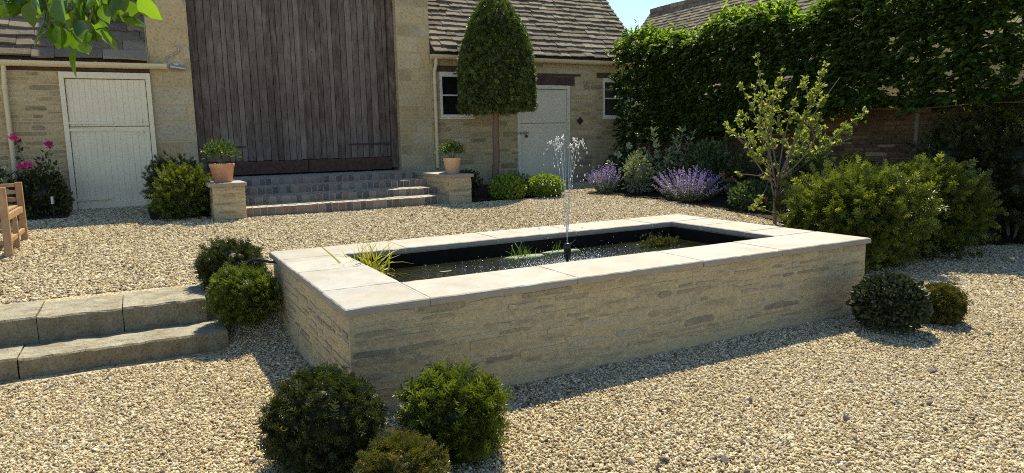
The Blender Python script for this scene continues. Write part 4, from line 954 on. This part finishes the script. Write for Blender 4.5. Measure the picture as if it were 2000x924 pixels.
# ------------------------------------------------------------------ pleached hornbeam hedge
hy = [12.0, 11.0, 9.75, 8.0, 6.1, 4.2]
hw = [(11.35, 12.5), (10.35, 11.35), (9.0, 10.35), (7.05, 9.0), (5.2, 7.05), (3.5, 5.2)]
hl = ['stilted hornbeam nearest the stone outbuilding, farthest in the row', 'second stilted hornbeam from the outbuilding, leafy over its thin trunk', 'third stilted hornbeam from the outbuilding, left of the young yellow-leaved tree',
      'stilted hornbeam directly behind the young yellow-leaved tree', 'stilted hornbeam with the bare grey trunk against the dry stone wall', 'sparse stilted hornbeam closest to the camera at the right edge']
for k in range(6):
    y0_, y1_ = hw[k]; t = Thing('hornbeam_tree', (9.88, hy[k], float(gz(9.88, hy[k]))), hl[k], 'tree', 'row of stilted hornbeams along the wall')
    g = np.random.default_rng(50+k); wd = y1_-y0_; dens = 1.0 if k < 5 else .62
    n = int(8200*wd*dens); L = lumps(60+k, 3.2)
    yy = g.uniform(y0_-.12, y1_+.12, n); z0_ = 1.62 + .0*yy; 
    top = 3.44+.12*np.sin(yy*2.1+1)+.10*np.sin(yy*5.3)+(.22*sstep((7.7-yy)/1.0)); bot = np.interp(yy, [4, 6.4, 8.5, 10.6, 13], [1.90, 1.86, 1.70, 1.44, 1.28])+.07*np.sin(yy*4)
    f = g.uniform(0, 1, n)**.9; zz = bot+(top-bot)*f
    side = g.uniform(0, 1, n); 
    xc = 9.90; hwid = .34*(1+.25*L(np.stack([yy*0, yy, zz], 1)))
    xx = np.where(side < .62, xc-hwid*(1-.5*g.uniform(0, 1, n)**2), np.where(side < .85, xc+hwid*(1-.5*g.uniform(0, 1, n)**2), xc+g.uniform(-1, 1, n)*hwid))
    tp_ = side > .85; zz = np.where(tp_, top-np.abs(g.normal(size=n))*.09, zz)
    Nn = np.stack([np.where(side < .62, -1., np.where(side < .85, 1., 0)), g.normal(size=n)*.3, np.where(tp_, 1.2, .45)], 1)
    D = Nn*[.7, 1, .2]+g.normal(size=(n, 3))*.55+[0, 0, -.55]; D = np.where(tp_[:, None], g.normal(size=(n, 3))*.6+[0, 0, .5], D)
    m_ = max(1, n//13); ci = g.integers(0, m_, n); ia = g.integers(0, n, m_); fr = g.uniform(0, 1, n)
    A = np.stack([xx, yy, zz], 1)[ia]; AN = Nn[ia]; SD = unit(AN*[1.0, .6, .3]+g.normal(size=(m_, 3))*[.25, .8, .3]+np.where(tp_[ia][:, None], [0, 0, .6], [0, 0, -.25]))
    ln_ = g.uniform(.10, .30, m_); Ph = A[ci]+SD[ci]*(fr*ln_[ci])[:, None]; Ph[:, 2] -= .12*fr**2*ln_[ci]*2
    sd = np.cross(SD[ci], [0, 0, 1.])*np.where(g.uniform(size=n) < .5, -1, 1)[:, None]
    Ph += g.normal(size=(n, 3))*.015; xx, yy, zz = Ph.T; D = SD[ci]*.7+sd*.8+g.normal(size=(n, 3))*.25+[0, 0, -.25]
    Nn = np.array([-.25, -.15, 1.])+AN[ci]*.5
    # upright shoots on top
    m = int(30*wd); sy = g.uniform(y0_, y1_, m); st_y = np.repeat(sy, 9); kk = np.tile(np.arange(9), m); sh = np.repeat(g.uniform(.10, .34, m), 9)
    tt = 3.44+.12*np.sin(st_y*2.1+1)+.10*np.sin(st_y*5.3)+(.22*sstep((7.7-st_y)/1.0))
    ln = np.repeat(g.normal(size=m)*.25, 9); sx = np.repeat(g.uniform(-.3, .25, m), 9)
    P2 = np.stack([xc+sx+ln*sh*kk/9*.6, st_y+ln*sh*kk/9, tt-.05+sh*kk/8.], 1)
    D2 = g.normal(size=(len(P2), 3))*[.9, .9, .3]+[0, 0, .35]
    # leaves hanging below
    P = np.concatenate([np.stack([xx, yy, zz], 1), P2]); D = np.concatenate([D, D2]); hint = np.concatenate([Nn, np.tile([-.3, -.2, 1.], (len(P2), 1))])
    keep = (L(P*[0, 1.6, 1.6]) > (-9 if k < 4 else -.85 if k < 5 else -.55)) | (P[:, 2] > 3.3)
    P, D, hint = P[keep], D[keep], hint[keep]
    r = np.clip(g.uniform(0, .8, len(P))+np.clip((P[:, 2]-3.1)*1.2, 0, .5), 0, 1)  # top leaves lighter: new growth, plus sun shining through painted into the tone
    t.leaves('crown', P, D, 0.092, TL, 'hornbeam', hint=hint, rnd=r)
    mb = MB(); zb = t.base[2]; mb.tube([(9.88, hy[k], zb-.05), (9.89, hy[k]+.01, 1.2), (9.88, hy[k], 2.2), (9.90, hy[k], 3.1)], [.042, .034, .028, .015], 8)
    for zz_ in (1.8, 2.2, 2.6, 3.0):
        mb.tube([(9.89, hy[k], zz_), (9.88, y0_+.1, zz_+.04)], [.014, .006], 6); mb.tube([(9.89, hy[k], zz_), (9.88, y1_-.1, zz_+.04)], [.014, .006], 6)
    for q in range(26):
        yq = g.uniform(y0_, y1_); zq = g.uniform(1.7, 3.2); mb.tube([(9.89, yq, zq), (9.89+g.uniform(-.35, .35), yq+g.uniform(-.2, .2), zq+g.uniform(-.15, .3))], [.006, .003], 5)
    t.part('trunk', mb, 'bark')

# ------------------------------------------------------------------ buildings beyond the hedge
fb = Thing('far_barn', (19, 19, 0), 'stone barn with a long tiled roof seen over the hedge', 'barn')
mb = MB(); mb.box((16.0, 13.9, 0), (24, 24, 2.1), .5); mb.add([(16, 13.9, 2.1), (24, 13.9, 2.1), (24, 24, 2.1), (16, 24, 2.1), (20, 13.9, 6.55), (20, 24, 6.55)], [(0, 4, 5, 3), (1, 2, 5, 4), (0, 1, 4), (2, 3, 5)], .5); w = fb.part('wall', mb, 'mortar')
mb = MB(); slates(mb, (15.9, 24.15, 2.03), (0, -1, 0), (4.1, 0, 4.67), 0, 10.35, 0, 6.2, .185, .26, .02, .9, .015)
slates(mb, (24.1, 13.8, 2.03), (0, 1, 0), (-4.1, 0, 4.67), 0, 10.35, 0, 6.2, .4, .8, .02, .9, .015)
rf = fb.part('roof', mb, 'slate')
mb = MB(); y = 13.8
while y < 24.1: mb.box((19.84, y+.01, 6.62), (20.16, y+.42, 6.80), None, .01); y += .43
fb.part('ridge_tiles', mb, 'slate', rf, .03)
gb = Thing('far_gable_house', (18.5, 11.5, 0), 'taller yellow stone gable just right of the long tiled roof beyond the hedge', 'house')
mb = MB(); mb.box((17.0, 10.2, 0), (22, 13.55, 5.3), .5); w = gb.part('wall', mb, 'mortar')
mb = MB(); rubble(mb, (17.0, 0, 0), (0, 1, 0), (-1, 0, 0), 10.2, 13.55, 2.5, 5.28, (), (.09, .16), (.2, .5), .008, .008, .03); gb.part('rubble_facing', mb, 'rubble', w)
mb = MB(); mb.box((16.85, 13.56, 2.0), (24.2, 13.78, 2.2), .3); mb.add([(16.3, 13.6, 2.6), (20, 13.6, 6.85), (20, 13.82, 6.85), (16.3, 13.82, 2.6), (16.3, 13.6, 2.35), (20, 13.6, 6.6), (20, 13.82, 6.6), (16.3, 13.82, 2.35)], [(0, 1, 2, 3), (7, 6, 5, 4), (0, 4, 5, 1), (3, 2, 6, 7), (0, 3, 7, 4)], .2); gb.part('verge_coping', mb, 'iron')
mb = MB(); slates(mb, (16.9, 13.6, 5.3), (0, -1, 0), (1, 0, 1), 0, 3.5, 0, 3.5, .3, .5); gb.part('roof', mb, 'slate')
ob = Thing('far_outbuilding', (17, 5.5, 0), 'sunlit yellow stone outbuilding glimpsed through the hedge at the right edge', 'outbuilding')
mb = MB(); mb.box((15.0, 2.5, 0), (19, 8.2, 3.1), .5); w = ob.part('wall', mb, 'mortar')
mb = MB(); rubble(mb, (15.0, 0, 0), (0, 1, 0), (-1, 0, 0), 2.5, 8.2, 1.2, 3.08, (), (.09, .16), (.2, .5), .008, .008, .03); ob.part('rubble_facing', mb, 'rubble', w)
mb = MB(); slates(mb, (14.85, 8.3, 3.1), (0, -1, 0), (1, 0, 1), 0, 5.9, 0, 3.0, .25, .4); ob.part('roof', mb, 'slate')

# ------------------------------------------------------------------ young multi-stem tree
yt = Thing('young_tree', (7.45, 6.45, .31), 'young open tree with pale yellow-green leaves right behind the pool', 'tree')
br = MB(); LP = []; LD = []
def grow(p, tip, r0, r1, leaves, curve=.06, tufty=True, start=.35):
    p = Vector(p); tip = Vector(tip); n = 8; off = Vector((random.gauss(0, curve), random.gauss(0, curve), random.gauss(0, curve*.4)))
    pts = [p.lerp(tip, i/n)+off*math.sin(math.pi*i/n) for i in range(n+1)]
    br.tube(pts, [r0+(r1-r0)*i/n for i in range(n+1)], 6)
    ln = (tip-p).length; k = int(leaves*.36*ln)+1
    for q in range(k):
        f = start+(1-start)*random.random()**.85; i = min(int(f*n), n-1); c = pts[i].lerp(pts[i+1], f*n-i)
        for _ in range(11):
            LP.append(tuple(c+Vector((random.gauss(0, .014), random.gauss(0, .014), random.gauss(0, .014))))); d = (tip-p).normalized()*.7+Vector((random.gauss(0, .8), random.gauss(0, .8), random.gauss(0, .6))); LD.append(tuple(d))
    return pts
B0 = (7.45, 6.45, .28)
def tipat(dx, z, dy=0): return (7.45+.88*dx+.47*dy, 6.45-.47*dx+.88*dy, z)
trunk = grow(B0, tipat(.03, .95), .026, .020, 0, .02)
tips = [(-.50, 2.12, .0), (-.26, 2.50, .1), (.02, 2.36, -.1), (.30, 2.05, .15), (.50, 2.20, -.1), (.66, 2.42, .1), (.88, 2.22, .2), (1.16, 1.78, 0), (1.02, 1.42, .1), (-.56, 1.45, -.1), (.0, 1.80, .2), (.42, 1.74, -.2), (.86, 1.60, .0), (-.48, .98, .1), (-.40, .55, -.1), (.66, 1.10, .1), (-.50, 1.78, .1)]
for i_, (dx, z, dy) in enumerate(tips):
    st_ = Vector(trunk[random.choice((3, 4, 5, 6, 7, 8))]) if z > .8 else Vector(trunk[2])
    pts = grow(st_, tipat(dx, z, dy), .013 if z > 1.6 else .009, .004, 19 if z > 1.2 else 14, .07)
    for q in range(3 if z > 1.2 else 1):
        a = pts[random.randint(3, 6)]; e = a+Vector((random.gauss(0, .16), random.gauss(0, .16), random.uniform(.12, .36)))
        grow(a, e, .005, .002, 22, .03, start=.2)
yt.part('trunk', br, 'bark')
yt.leaves('leaves', np.array(LP), np.array(LD), .050, TL, 'crab')

# ------------------------------------------------------------------ herbaceous plants
def catmint(c, r, h, n, seed, label):
    zb = float(gz(c[0], c[1])); t = Thing('catmint_plant', (c[0], c[1], zb), label, 'flowering plant', 'purple catmint along the bed edge')
    g = np.random.default_rng(seed); st_ = MB(); P, D, F, FD = [], [], [], []
    for k in range(n):
        a = g.uniform(0, 6.283); q = math.sqrt(g.uniform(0, 1)); l = h*g.uniform(.7, 1.1)
        b = np.array([c[0]+.25*r[0]*q*math.cos(a), c[1]+.25*r[1]*q*math.sin(a), zb]); e = np.array([c[0]+r[0]*q*math.cos(a)*1.05, c[1]+r[1]*q*math.sin(a)*1.05, zb+l*(1-.35*q*q)])
        m = (b+e)/2+np.array([0, 0, -.02]); mid = [b, m+np.array([(e-b)[0]*.1, (e-b)[1]*.1, .0]), e]
        st_.tube(mid, [.003, .002, .0012], 4, caps=False)
        d = unit(e-b)
        for f in np.linspace(.1, .72, 8):
            for s in range(2): P.append(b+(e-b)*f+g.normal(size=3)*.01); D.append(g.normal(size=3)+d*.5)
        for f in np.linspace(.45, 1.0, 12):
            if g.uniform() < .15: continue
            for s in range(4): F.append(b+(e-b)*f+g.normal(size=3)*.011*(1.5-f)); FD.append(g.normal(size=3)+d*.4)
    t.part('stems', st_, 'stem'); t.leaves('leaves', np.array(P), np.array(D), .032, TL, 'grey'); t.leaves('flowers', np.array(F), np.array(FD), .017, TLW, 'purple')
catmint((7.85, 10.80, 0), (.38, .34), .56, 75, 61, 'smaller purple catmint clump nearest the pale grey door')
catmint((8.22, 8.95, 0), (.50, .74), .58, 170, 62, 'wide purple catmint clump spilling onto the gravel in the middle of the bed')
def clump(name, c, rad, n, size, mat, seed, label, tmpl=TL, **kw):
    return loose(name, c, rad, n, size, tmpl, mat, seed, label, 'shrub' if name != 'perennial' else 'perennial', None, **kw)
clump('perennial', (8.32, 10.38, .80), (.34, .38, .42), 2600, .045, 'grey', 71, 'pale grey-green bushy perennial between the two catmint clumps', lump=.4, freq=6, inner=.6, up=.6, spray=.14)
clump('perennial', (9.15, 9.5, .85), (.36, .42, .46), 2200, .065, 'mid', 72, 'mid green leafy perennial behind the wide catmint', lump=.2, freq=6, inner=.5, up=.4)
clump('perennial', (8.25, 7.60, .52), (.30, .38, .24), 1400, .05, 'mid', 73, 'low leafy green plant left of the young tree foot', lump=.25, freq=7, inner=.6, up=.4)
clump('perennial', (8.6, 6.6, .70), (.42, .45, .38), 1800, .055, 'mid', 74, 'leafy plant in the shade behind the young tree', lump=.25, freq=6, inner=.6, up=.4)
clump('perennial', (8.0, 6.35, .98), (.30, .30, .24), 800, .085, 'mid', 75, 'broad-leaved plant rising above the yews by the wall', TLW, lump=.25, freq=6, inner=.6, up=.5)
clump('perennial', (9.5, 12.3, .80), (.45, .5, .45), 1800, .06, 'yewdark', 76, 'dark leafy plant under the small right window', lump=.25, freq=6, inner=.5, up=.4)
clump('perennial', (9.0, 10.2, .80), (.4, .55, .42), 1800, .06, 'yewdark', 77, 'dark plant in the shade under the first hornbeams', lump=.25, freq=6, inner=.5, up=.4)
clump('perennial', (9.1, 8.2, .75), (.42, .75, .42), 2400, .06, 'yewdark', 78, 'dark plant in the shade behind the wide catmint, by the wall', lump=.25, freq=6, inner=.5, up=.4)
clump('perennial', (5.35, 11.7, .70), (.22, .4, .26), 900, .05, 'yewdark', 79, 'dark low plant between right side wall and topiary trunk', lump=.25, freq=7, inner=.5, up=.4)
clump('perennial', (6.25, 11.5, .62), (.5, .35, .22), 1100, .05, 'mid', 80, 'low green plants behind the lime mounds', lump=.25, freq=7, inner=.5, up=.4)
# white-green hydrangea like heads
def heads(name, c, spots, r, mat, leafmat, seed, label, cat='flowering plant', lsz=.06, nper=26):
    zb = float(gz(c[0], c[1])); t = Thing(name, (c[0], c[1], zb), label, cat); g = np.random.default_rng(seed); st_ = MB(); P, D, F, FD = [], [], [], []
    for s in spots:
        e = np.array(s); b = np.array([c[0]+g.normal()*.05, c[1]+g.normal()*.05, zb]); m = (b+e)/2+g.normal(size=3)*.03
        st_.tube([b, m, e], [.006, .004, .003], 5, caps=False)
        for f in np.linspace(.2, .97, 11):
            q = b+(e-b)*f; P += [q+g.normal(size=3)*.03 for _ in range(3)]; D += [g.normal(size=3)+[0, 0, .3] for _ in range(3)]
        if r > 0:
            d = unit(g.normal(size=(nper, 3))); t.leaves('flower', e+d*r*.55, d+g.normal(size=(nper, 3))*.5, r*.8, TLW, mat)
    t.part('stems', st_, 'stem'); t.leaves('leaves', np.array(P), np.array(D), lsz, TL, leafmat)
heads('hydrangea', (8.75, 11.4, 0), [(8.55, 11.35, 1.14), (8.8, 11.3, 1.30), (8.95, 11.4, 1.06), (8.7, 11.1, 1.0), (8.45, 11.5, .96), (9.05, 11.2, 1.22)], .06, 'whitebloom', 'mid', 91, 'plant with greenish white flower heads below the small right window')
def phlomis(c, tops, seed, label):
    zb = float(gz(c[0], c[1])); t = Thing('tall_perennial', (c[0], c[1], zb), label, 'perennial'); g = np.random.default_rng(seed); st_ = MB(); P, D = [], []
    for s in tops:
        e = np.array(s); b = np.array([c[0]+g.normal()*.06, c[1]+g.normal()*.06, zb]); st_.tube([b, (b+e)/2+g.normal(size=3)*.015, e], [.006, .005, .003], 5)
        for k, f in enumerate(np.linspace(.3, 1.0, 9)):
            q = b+(e-b)*f
            for a in (0, math.pi): 
                aa = a+k*1.57; P.append(q); D.append([math.cos(aa), math.sin(aa), .35+.3*f])
                P.append(q); D.append([math.cos(aa)*.6, math.sin(aa)*.6, .9])
    t.part('stems', st_, 'stem'); t.leaves('leaves', np.array(P), np.array(D, float), .135, TLN, 'grey', hint=np.array([0, 0, 1.]))
phlomis((8.72, 10.0, 0), [(8.50, 10.2, 1.58), (8.80, 9.95, 1.42), (8.70, 9.65, 1.55), (8.86, 9.55, 1.50), (8.55, 9.85, 1.2), (8.95, 10.1, 1.15), (8.75, 10.0, 1.05)], 92, 'tall upright pale plant with paired leaves against the dark hedge')
heads('poppy_plant', (8.45, 8.2, 0), [(8.30, 8.25, .86), (8.5, 8.1, .72), (8.6, 8.35, .78)], .035, 'redbloom', 'mid', 93, 'plant with a single coral red bloom at the right end of the catmint', nper=14)
heads('poppy_plant', (8.25, 6.95, 0), [(8.2, 7.0, .62), (8.35, 6.75, .60), (8.1, 7.2, .55)], .03, 'redbloom', 'mid', 94, 'low plant with dark coral blooms beside the young tree', nper=12)
heads('rose_bush', (-1.33, 12.85, 0), [(-1.51, 12.75, 1.66), (-1.09, 12.8, 1.56), (-1.38, 12.7, 1.30), (-1.28, 12.75, 1.1), (-1.6, 12.8, 1.2), (-1.05, 12.9, 1.3), (-1.2, 12.9, 1.4)][:7], .0, 'pink', 'yewdark', 95, 'dark leafy rose bush with big pink blooms left of the cream door', lsz=.075)
rb = [o for o in bpy.data.objects if o.name == 'rose_bush'][0]
g = np.random.default_rng(96)
for e in ((-1.51, 12.68, 1.68), (-1.09, 12.72, 1.58), (-1.38, 12.62, 1.28), (-1.46, 12.65, 1.24)):
    F = []; FD = []
    for _ in range(46):
        d = unit(g.normal(size=3)*[1, 1, .8]); F.append(np.array(e)+d*.035*g.uniform(.2, 1)); FD.append(d+g.normal(size=3)*.3)
    scatter('flower', np.array(F), np.array(FD), .045, TLW, MT['pink'], tuple(rb.location), rb)
loose('rose_shrub', (-1.25, 12.75, .80), (.38, .28, .40), 1700, .055, TL, 'yewdark', 97, 'low dark shrub at the foot of the pink rose', lump=.25, freq=7, inner=.5, up=.4)
loose('rose_shrub', (-1.9, 12.7, .80), (.4, .3, .42), 1700, .055, TL, 'yewdark', 98, 'dark shrub behind the teak bench against the wall', lump=.25, freq=7, inner=.5, up=.4)
heads('foxglove', (-1.60, 12.1, 0), [(-1.58, 12.05, 1.26), (-1.66, 12.1, 1.08)], .03, 'whitebloom', 'grey', 99, 'pale spire plant just above the teak bench', nper=20)

# garden lights
for c, lb in (((5.22, 11.2, 0), 'slim steel garden light beside the right side wall'), ((-1.09, 12.3, 0), 'slim steel garden light among the roses')):
    zb = float(gz(c[0], c[1])); t = Thing('garden_light', (c[0], c[1], zb), lb, 'garden light', 'steel garden spike lights')
    mb = MB(); mb.tube([(c[0], c[1], zb-.05), (c[0], c[1], zb+.22)], .006, 8); t.part('spike', mb, 'blackplastic')
    mb = MB(); mb.tube([(c[0], c[1], zb+.22), (c[0], c[1], zb+.33)], .024, 12); t.part('head', mb, 'steel')

# ------------------------------------------------------------------ bench
bn = Thing('teak_bench', (-1.5, 9.3, .43), 'slatted teak garden bench cut off by the left edge', 'bench')
def gy(y): return float(gz(-1.2, y))
BXF, BXB, BY0, BY1 = -1.23, -1.86, 8.96, 10.22; ZB = 1.12
for x in (BXF, BXB):
    for y in (BY0, BY1):
        mb = MB(); mb.box((x-.035, y-.035, gy(y)-.01), (x+.035, y+.035, ZB), None); bn.part('leg', mb, 'teak', bevel=.005)
for y in (BY0, BY1):
    mb = MB()
    mb.box((BXB+.036, y-.03, ZB-.055), (BXF-.036, y+.03, ZB-.015), None)
    for z in (.80, .89, .98): mb.box((BXB+.036, y-.012, z), (BXF-.036, y+.012, z+.05), None)
    bn.part('arm', mb, 'teak', bevel=.003)
    mb = MB(); mb.box((BXB+.036, y-.02, .52), (BXF-.036, y+.02, .56), None); bn.part('stretcher', mb, 'teak', bevel=.003)
mb = MB()
for z in (.80, .89, .98, 1.07): mb.box((BXB-.012, BY0+.036, z), (BXB+.012, BY1-.036, z+.05), None)
bn.part('backrest', mb, 'teak', bevel=.003)
mb = MB(); mb.box((BXF-.02, BY0+.036, .76), (BXF+.02, BY1-.036, .83), None); mb.box((BXB-.02, BY0+.036, .72), (BXB+.02, BY1-.036, .79), None); bn.part('seat_rail', mb, 'teak', bevel=.004)
mb = MB(); x = BXB+.04
for k in range(7): mb.box((x, BY0-.0+.04, .832), (x+.07, BY1-.04, .852), None); x += .083
bn.part('seat', mb, 'teak', bevel=.003)
mb = MB(); mb.box((BXF-.018, BY0+.036, .52), (BXF+.018, BY1-.036, .57), None); bn.part('stretcher', mb, 'teak', bevel=.003)
mb = MB(); ym = (BY0+BY1)/2; mb.box((BXF-.025, ym-.025, gy(ym)), (BXF+.025, ym+.025, .76), None); bn.part('leg', mb, 'teak', bevel=.004)

# ------------------------------------------------------------------ overhanging pear branch, near the camera
pt = Thing('pear_tree', (-2.3, 2.6, 0), 'leafy green branch of a tree hanging into the top left corner', 'tree')
br = MB(); LP = []; LD = []
def P3(px, py, D):
    w = _r*((px-1000)/FPX*D)+_u*(-(py-462)/FPX*D)+_f*D
    return Vector((w[0], w[1], w[2]+CAMZ))
br.tube([(-2.3, 2.6, -.1), (-2.25, 2.6, 1.2), (-2.1, 2.5, 2.2)], [.09, .075, .06], 10)
br.tube([(-2.1, 2.5, 2.2), (-1.4, 2.2, 2.75), tuple(P3(20, -160, 1.9))], [.05, .03, .015], 8)
twigs = [((20, -160), (150, -60), (180, 20), (165, 78), 1.9), ((20, -160), (120, -90), (215, -35), (272, 12), 1.85), ((20, -160), (40, -80), (55, -30), (85, -5), 2.0), ((150, -60), (110, -20), (100, 30), (95, 55), 1.82), ((20, -160), (-20, -90), (-30, -40), (20, -12), 1.95), ((150, -60), (200, -20), (205, 15), (200, 40), 1.95)]
for a, b, c2, d2, D in twigs:
    pts = [P3(*a, 1.9), P3(*b, D), P3(*c2, D), P3(*d2, D)]
    br.tube(pts, [.008, .005, .003, .0018], 6)
pt.part('branch', br, 'bark')
lv = [(150, 95, 0, 45), (165, 58, 30, 48), (192, 45, -5, 38), (185, 58, 55, 52), (118, 45, 5, 46), (140, 62, 40, 34), (120, 62, -28, 42), (95, 35, -30, 50), (85, 18, -50, 42), (110, 8, -10, 46), (60, 5, -40, 44), (35, 0, -30, 40), (130, 30, 20, 44), (150, 15, 0, 40), (175, 15, 10, 44), (200, 10, 20, 40), (250, 25, 50, 46), (265, 8, 60, 44), (240, 5, 10, 42), (270, -8, 40, 46), (215, -5, 0, 40), (100, -10, 0, 50), (70, -12, -20, 50), (20, -12, -50, 50), (5, 0, -30, 40), (150, -10, 15, 50), (185, -12, 0, 50), (155, 35, -20, 40), (128, 12, -35, 36), (80, -2, 30, 44), (230, -12, -20, 48), (165, 80, 10, 34), (45, -6, 10, 44), (100, 22, 25, 40), (290, -10, 30, 40), (255, -14, 0, 50)]
HP = []; HD = []; HH = []; HS = []
g = np.random.default_rng(5)
lv += [(g.normal(145, 38), g.uniform(-12, 62), g.normal(0, 40), g.uniform(30, 46)) for _ in range(26)]+[(g.uniform(-5, 270), g.uniform(-25, 8), g.normal(0, 50), g.uniform(32, 48)) for _ in range(34)]
for (px, py, ang, ln) in lv:
    D = 1.88+g.uniform(-.12, .12); p = P3(px, py, D); a = R_(ang+g.uniform(-8, 8))
    d = _r*math.sin(a)-_u*math.cos(a)+_f*g.uniform(-.45, .45); HP.append(p); HD.append(d); HH.append(np.array([0, 0, .9])+g.normal(size=3)*.8-_f*.5); HS.append(ln/FPX*D*1.0)
# more leaves up along the twigs, mostly over the frame
for _ in range(90):
    px = g.uniform(-180, 300); py = g.uniform(-190, -35); D = g.uniform(1.75, 2.1); HP.append(P3(px, py, D)); HD.append(g.normal(size=3)*.6+np.array([0, 0, -.6])); HH.append(g.normal(size=3)+[0, 0, 1]); HS.append(.06)
v_, q_ = T_leaf(.40, .10, -.15)
def T_leaf2():
    v = []; q = []; n = 8; prof = [0, .19, .30, .345, .34, .30, .22, .11, .0]
    for i in range(n+1):
        t = i/n; w = prof[i]; c = -.16*t*t
        v += [(-w, c+w*.28, t), (0, c, t), (w, c+w*.28, t)]
    for i in range(n): o = 3*i; q += [[o, o+1, o+4, o+3], [o+1, o+2, o+5, o+4]]
    return np.array(v, float), np.array(q)
TB = T_leaf2()
pt.leaves('leaves', np.array([tuple(p) for p in HP]), np.array(HD), np.array(HS)*1.05, TB, 'pear', hint=np.array(HH))
for o in bpy.data.objects:
    if o.name.startswith('leaves') and o.parent and o.parent.name == 'pear_tree':
        o.data.polygons.foreach_set('use_smooth', np.full(len(o.data.polygons), True))
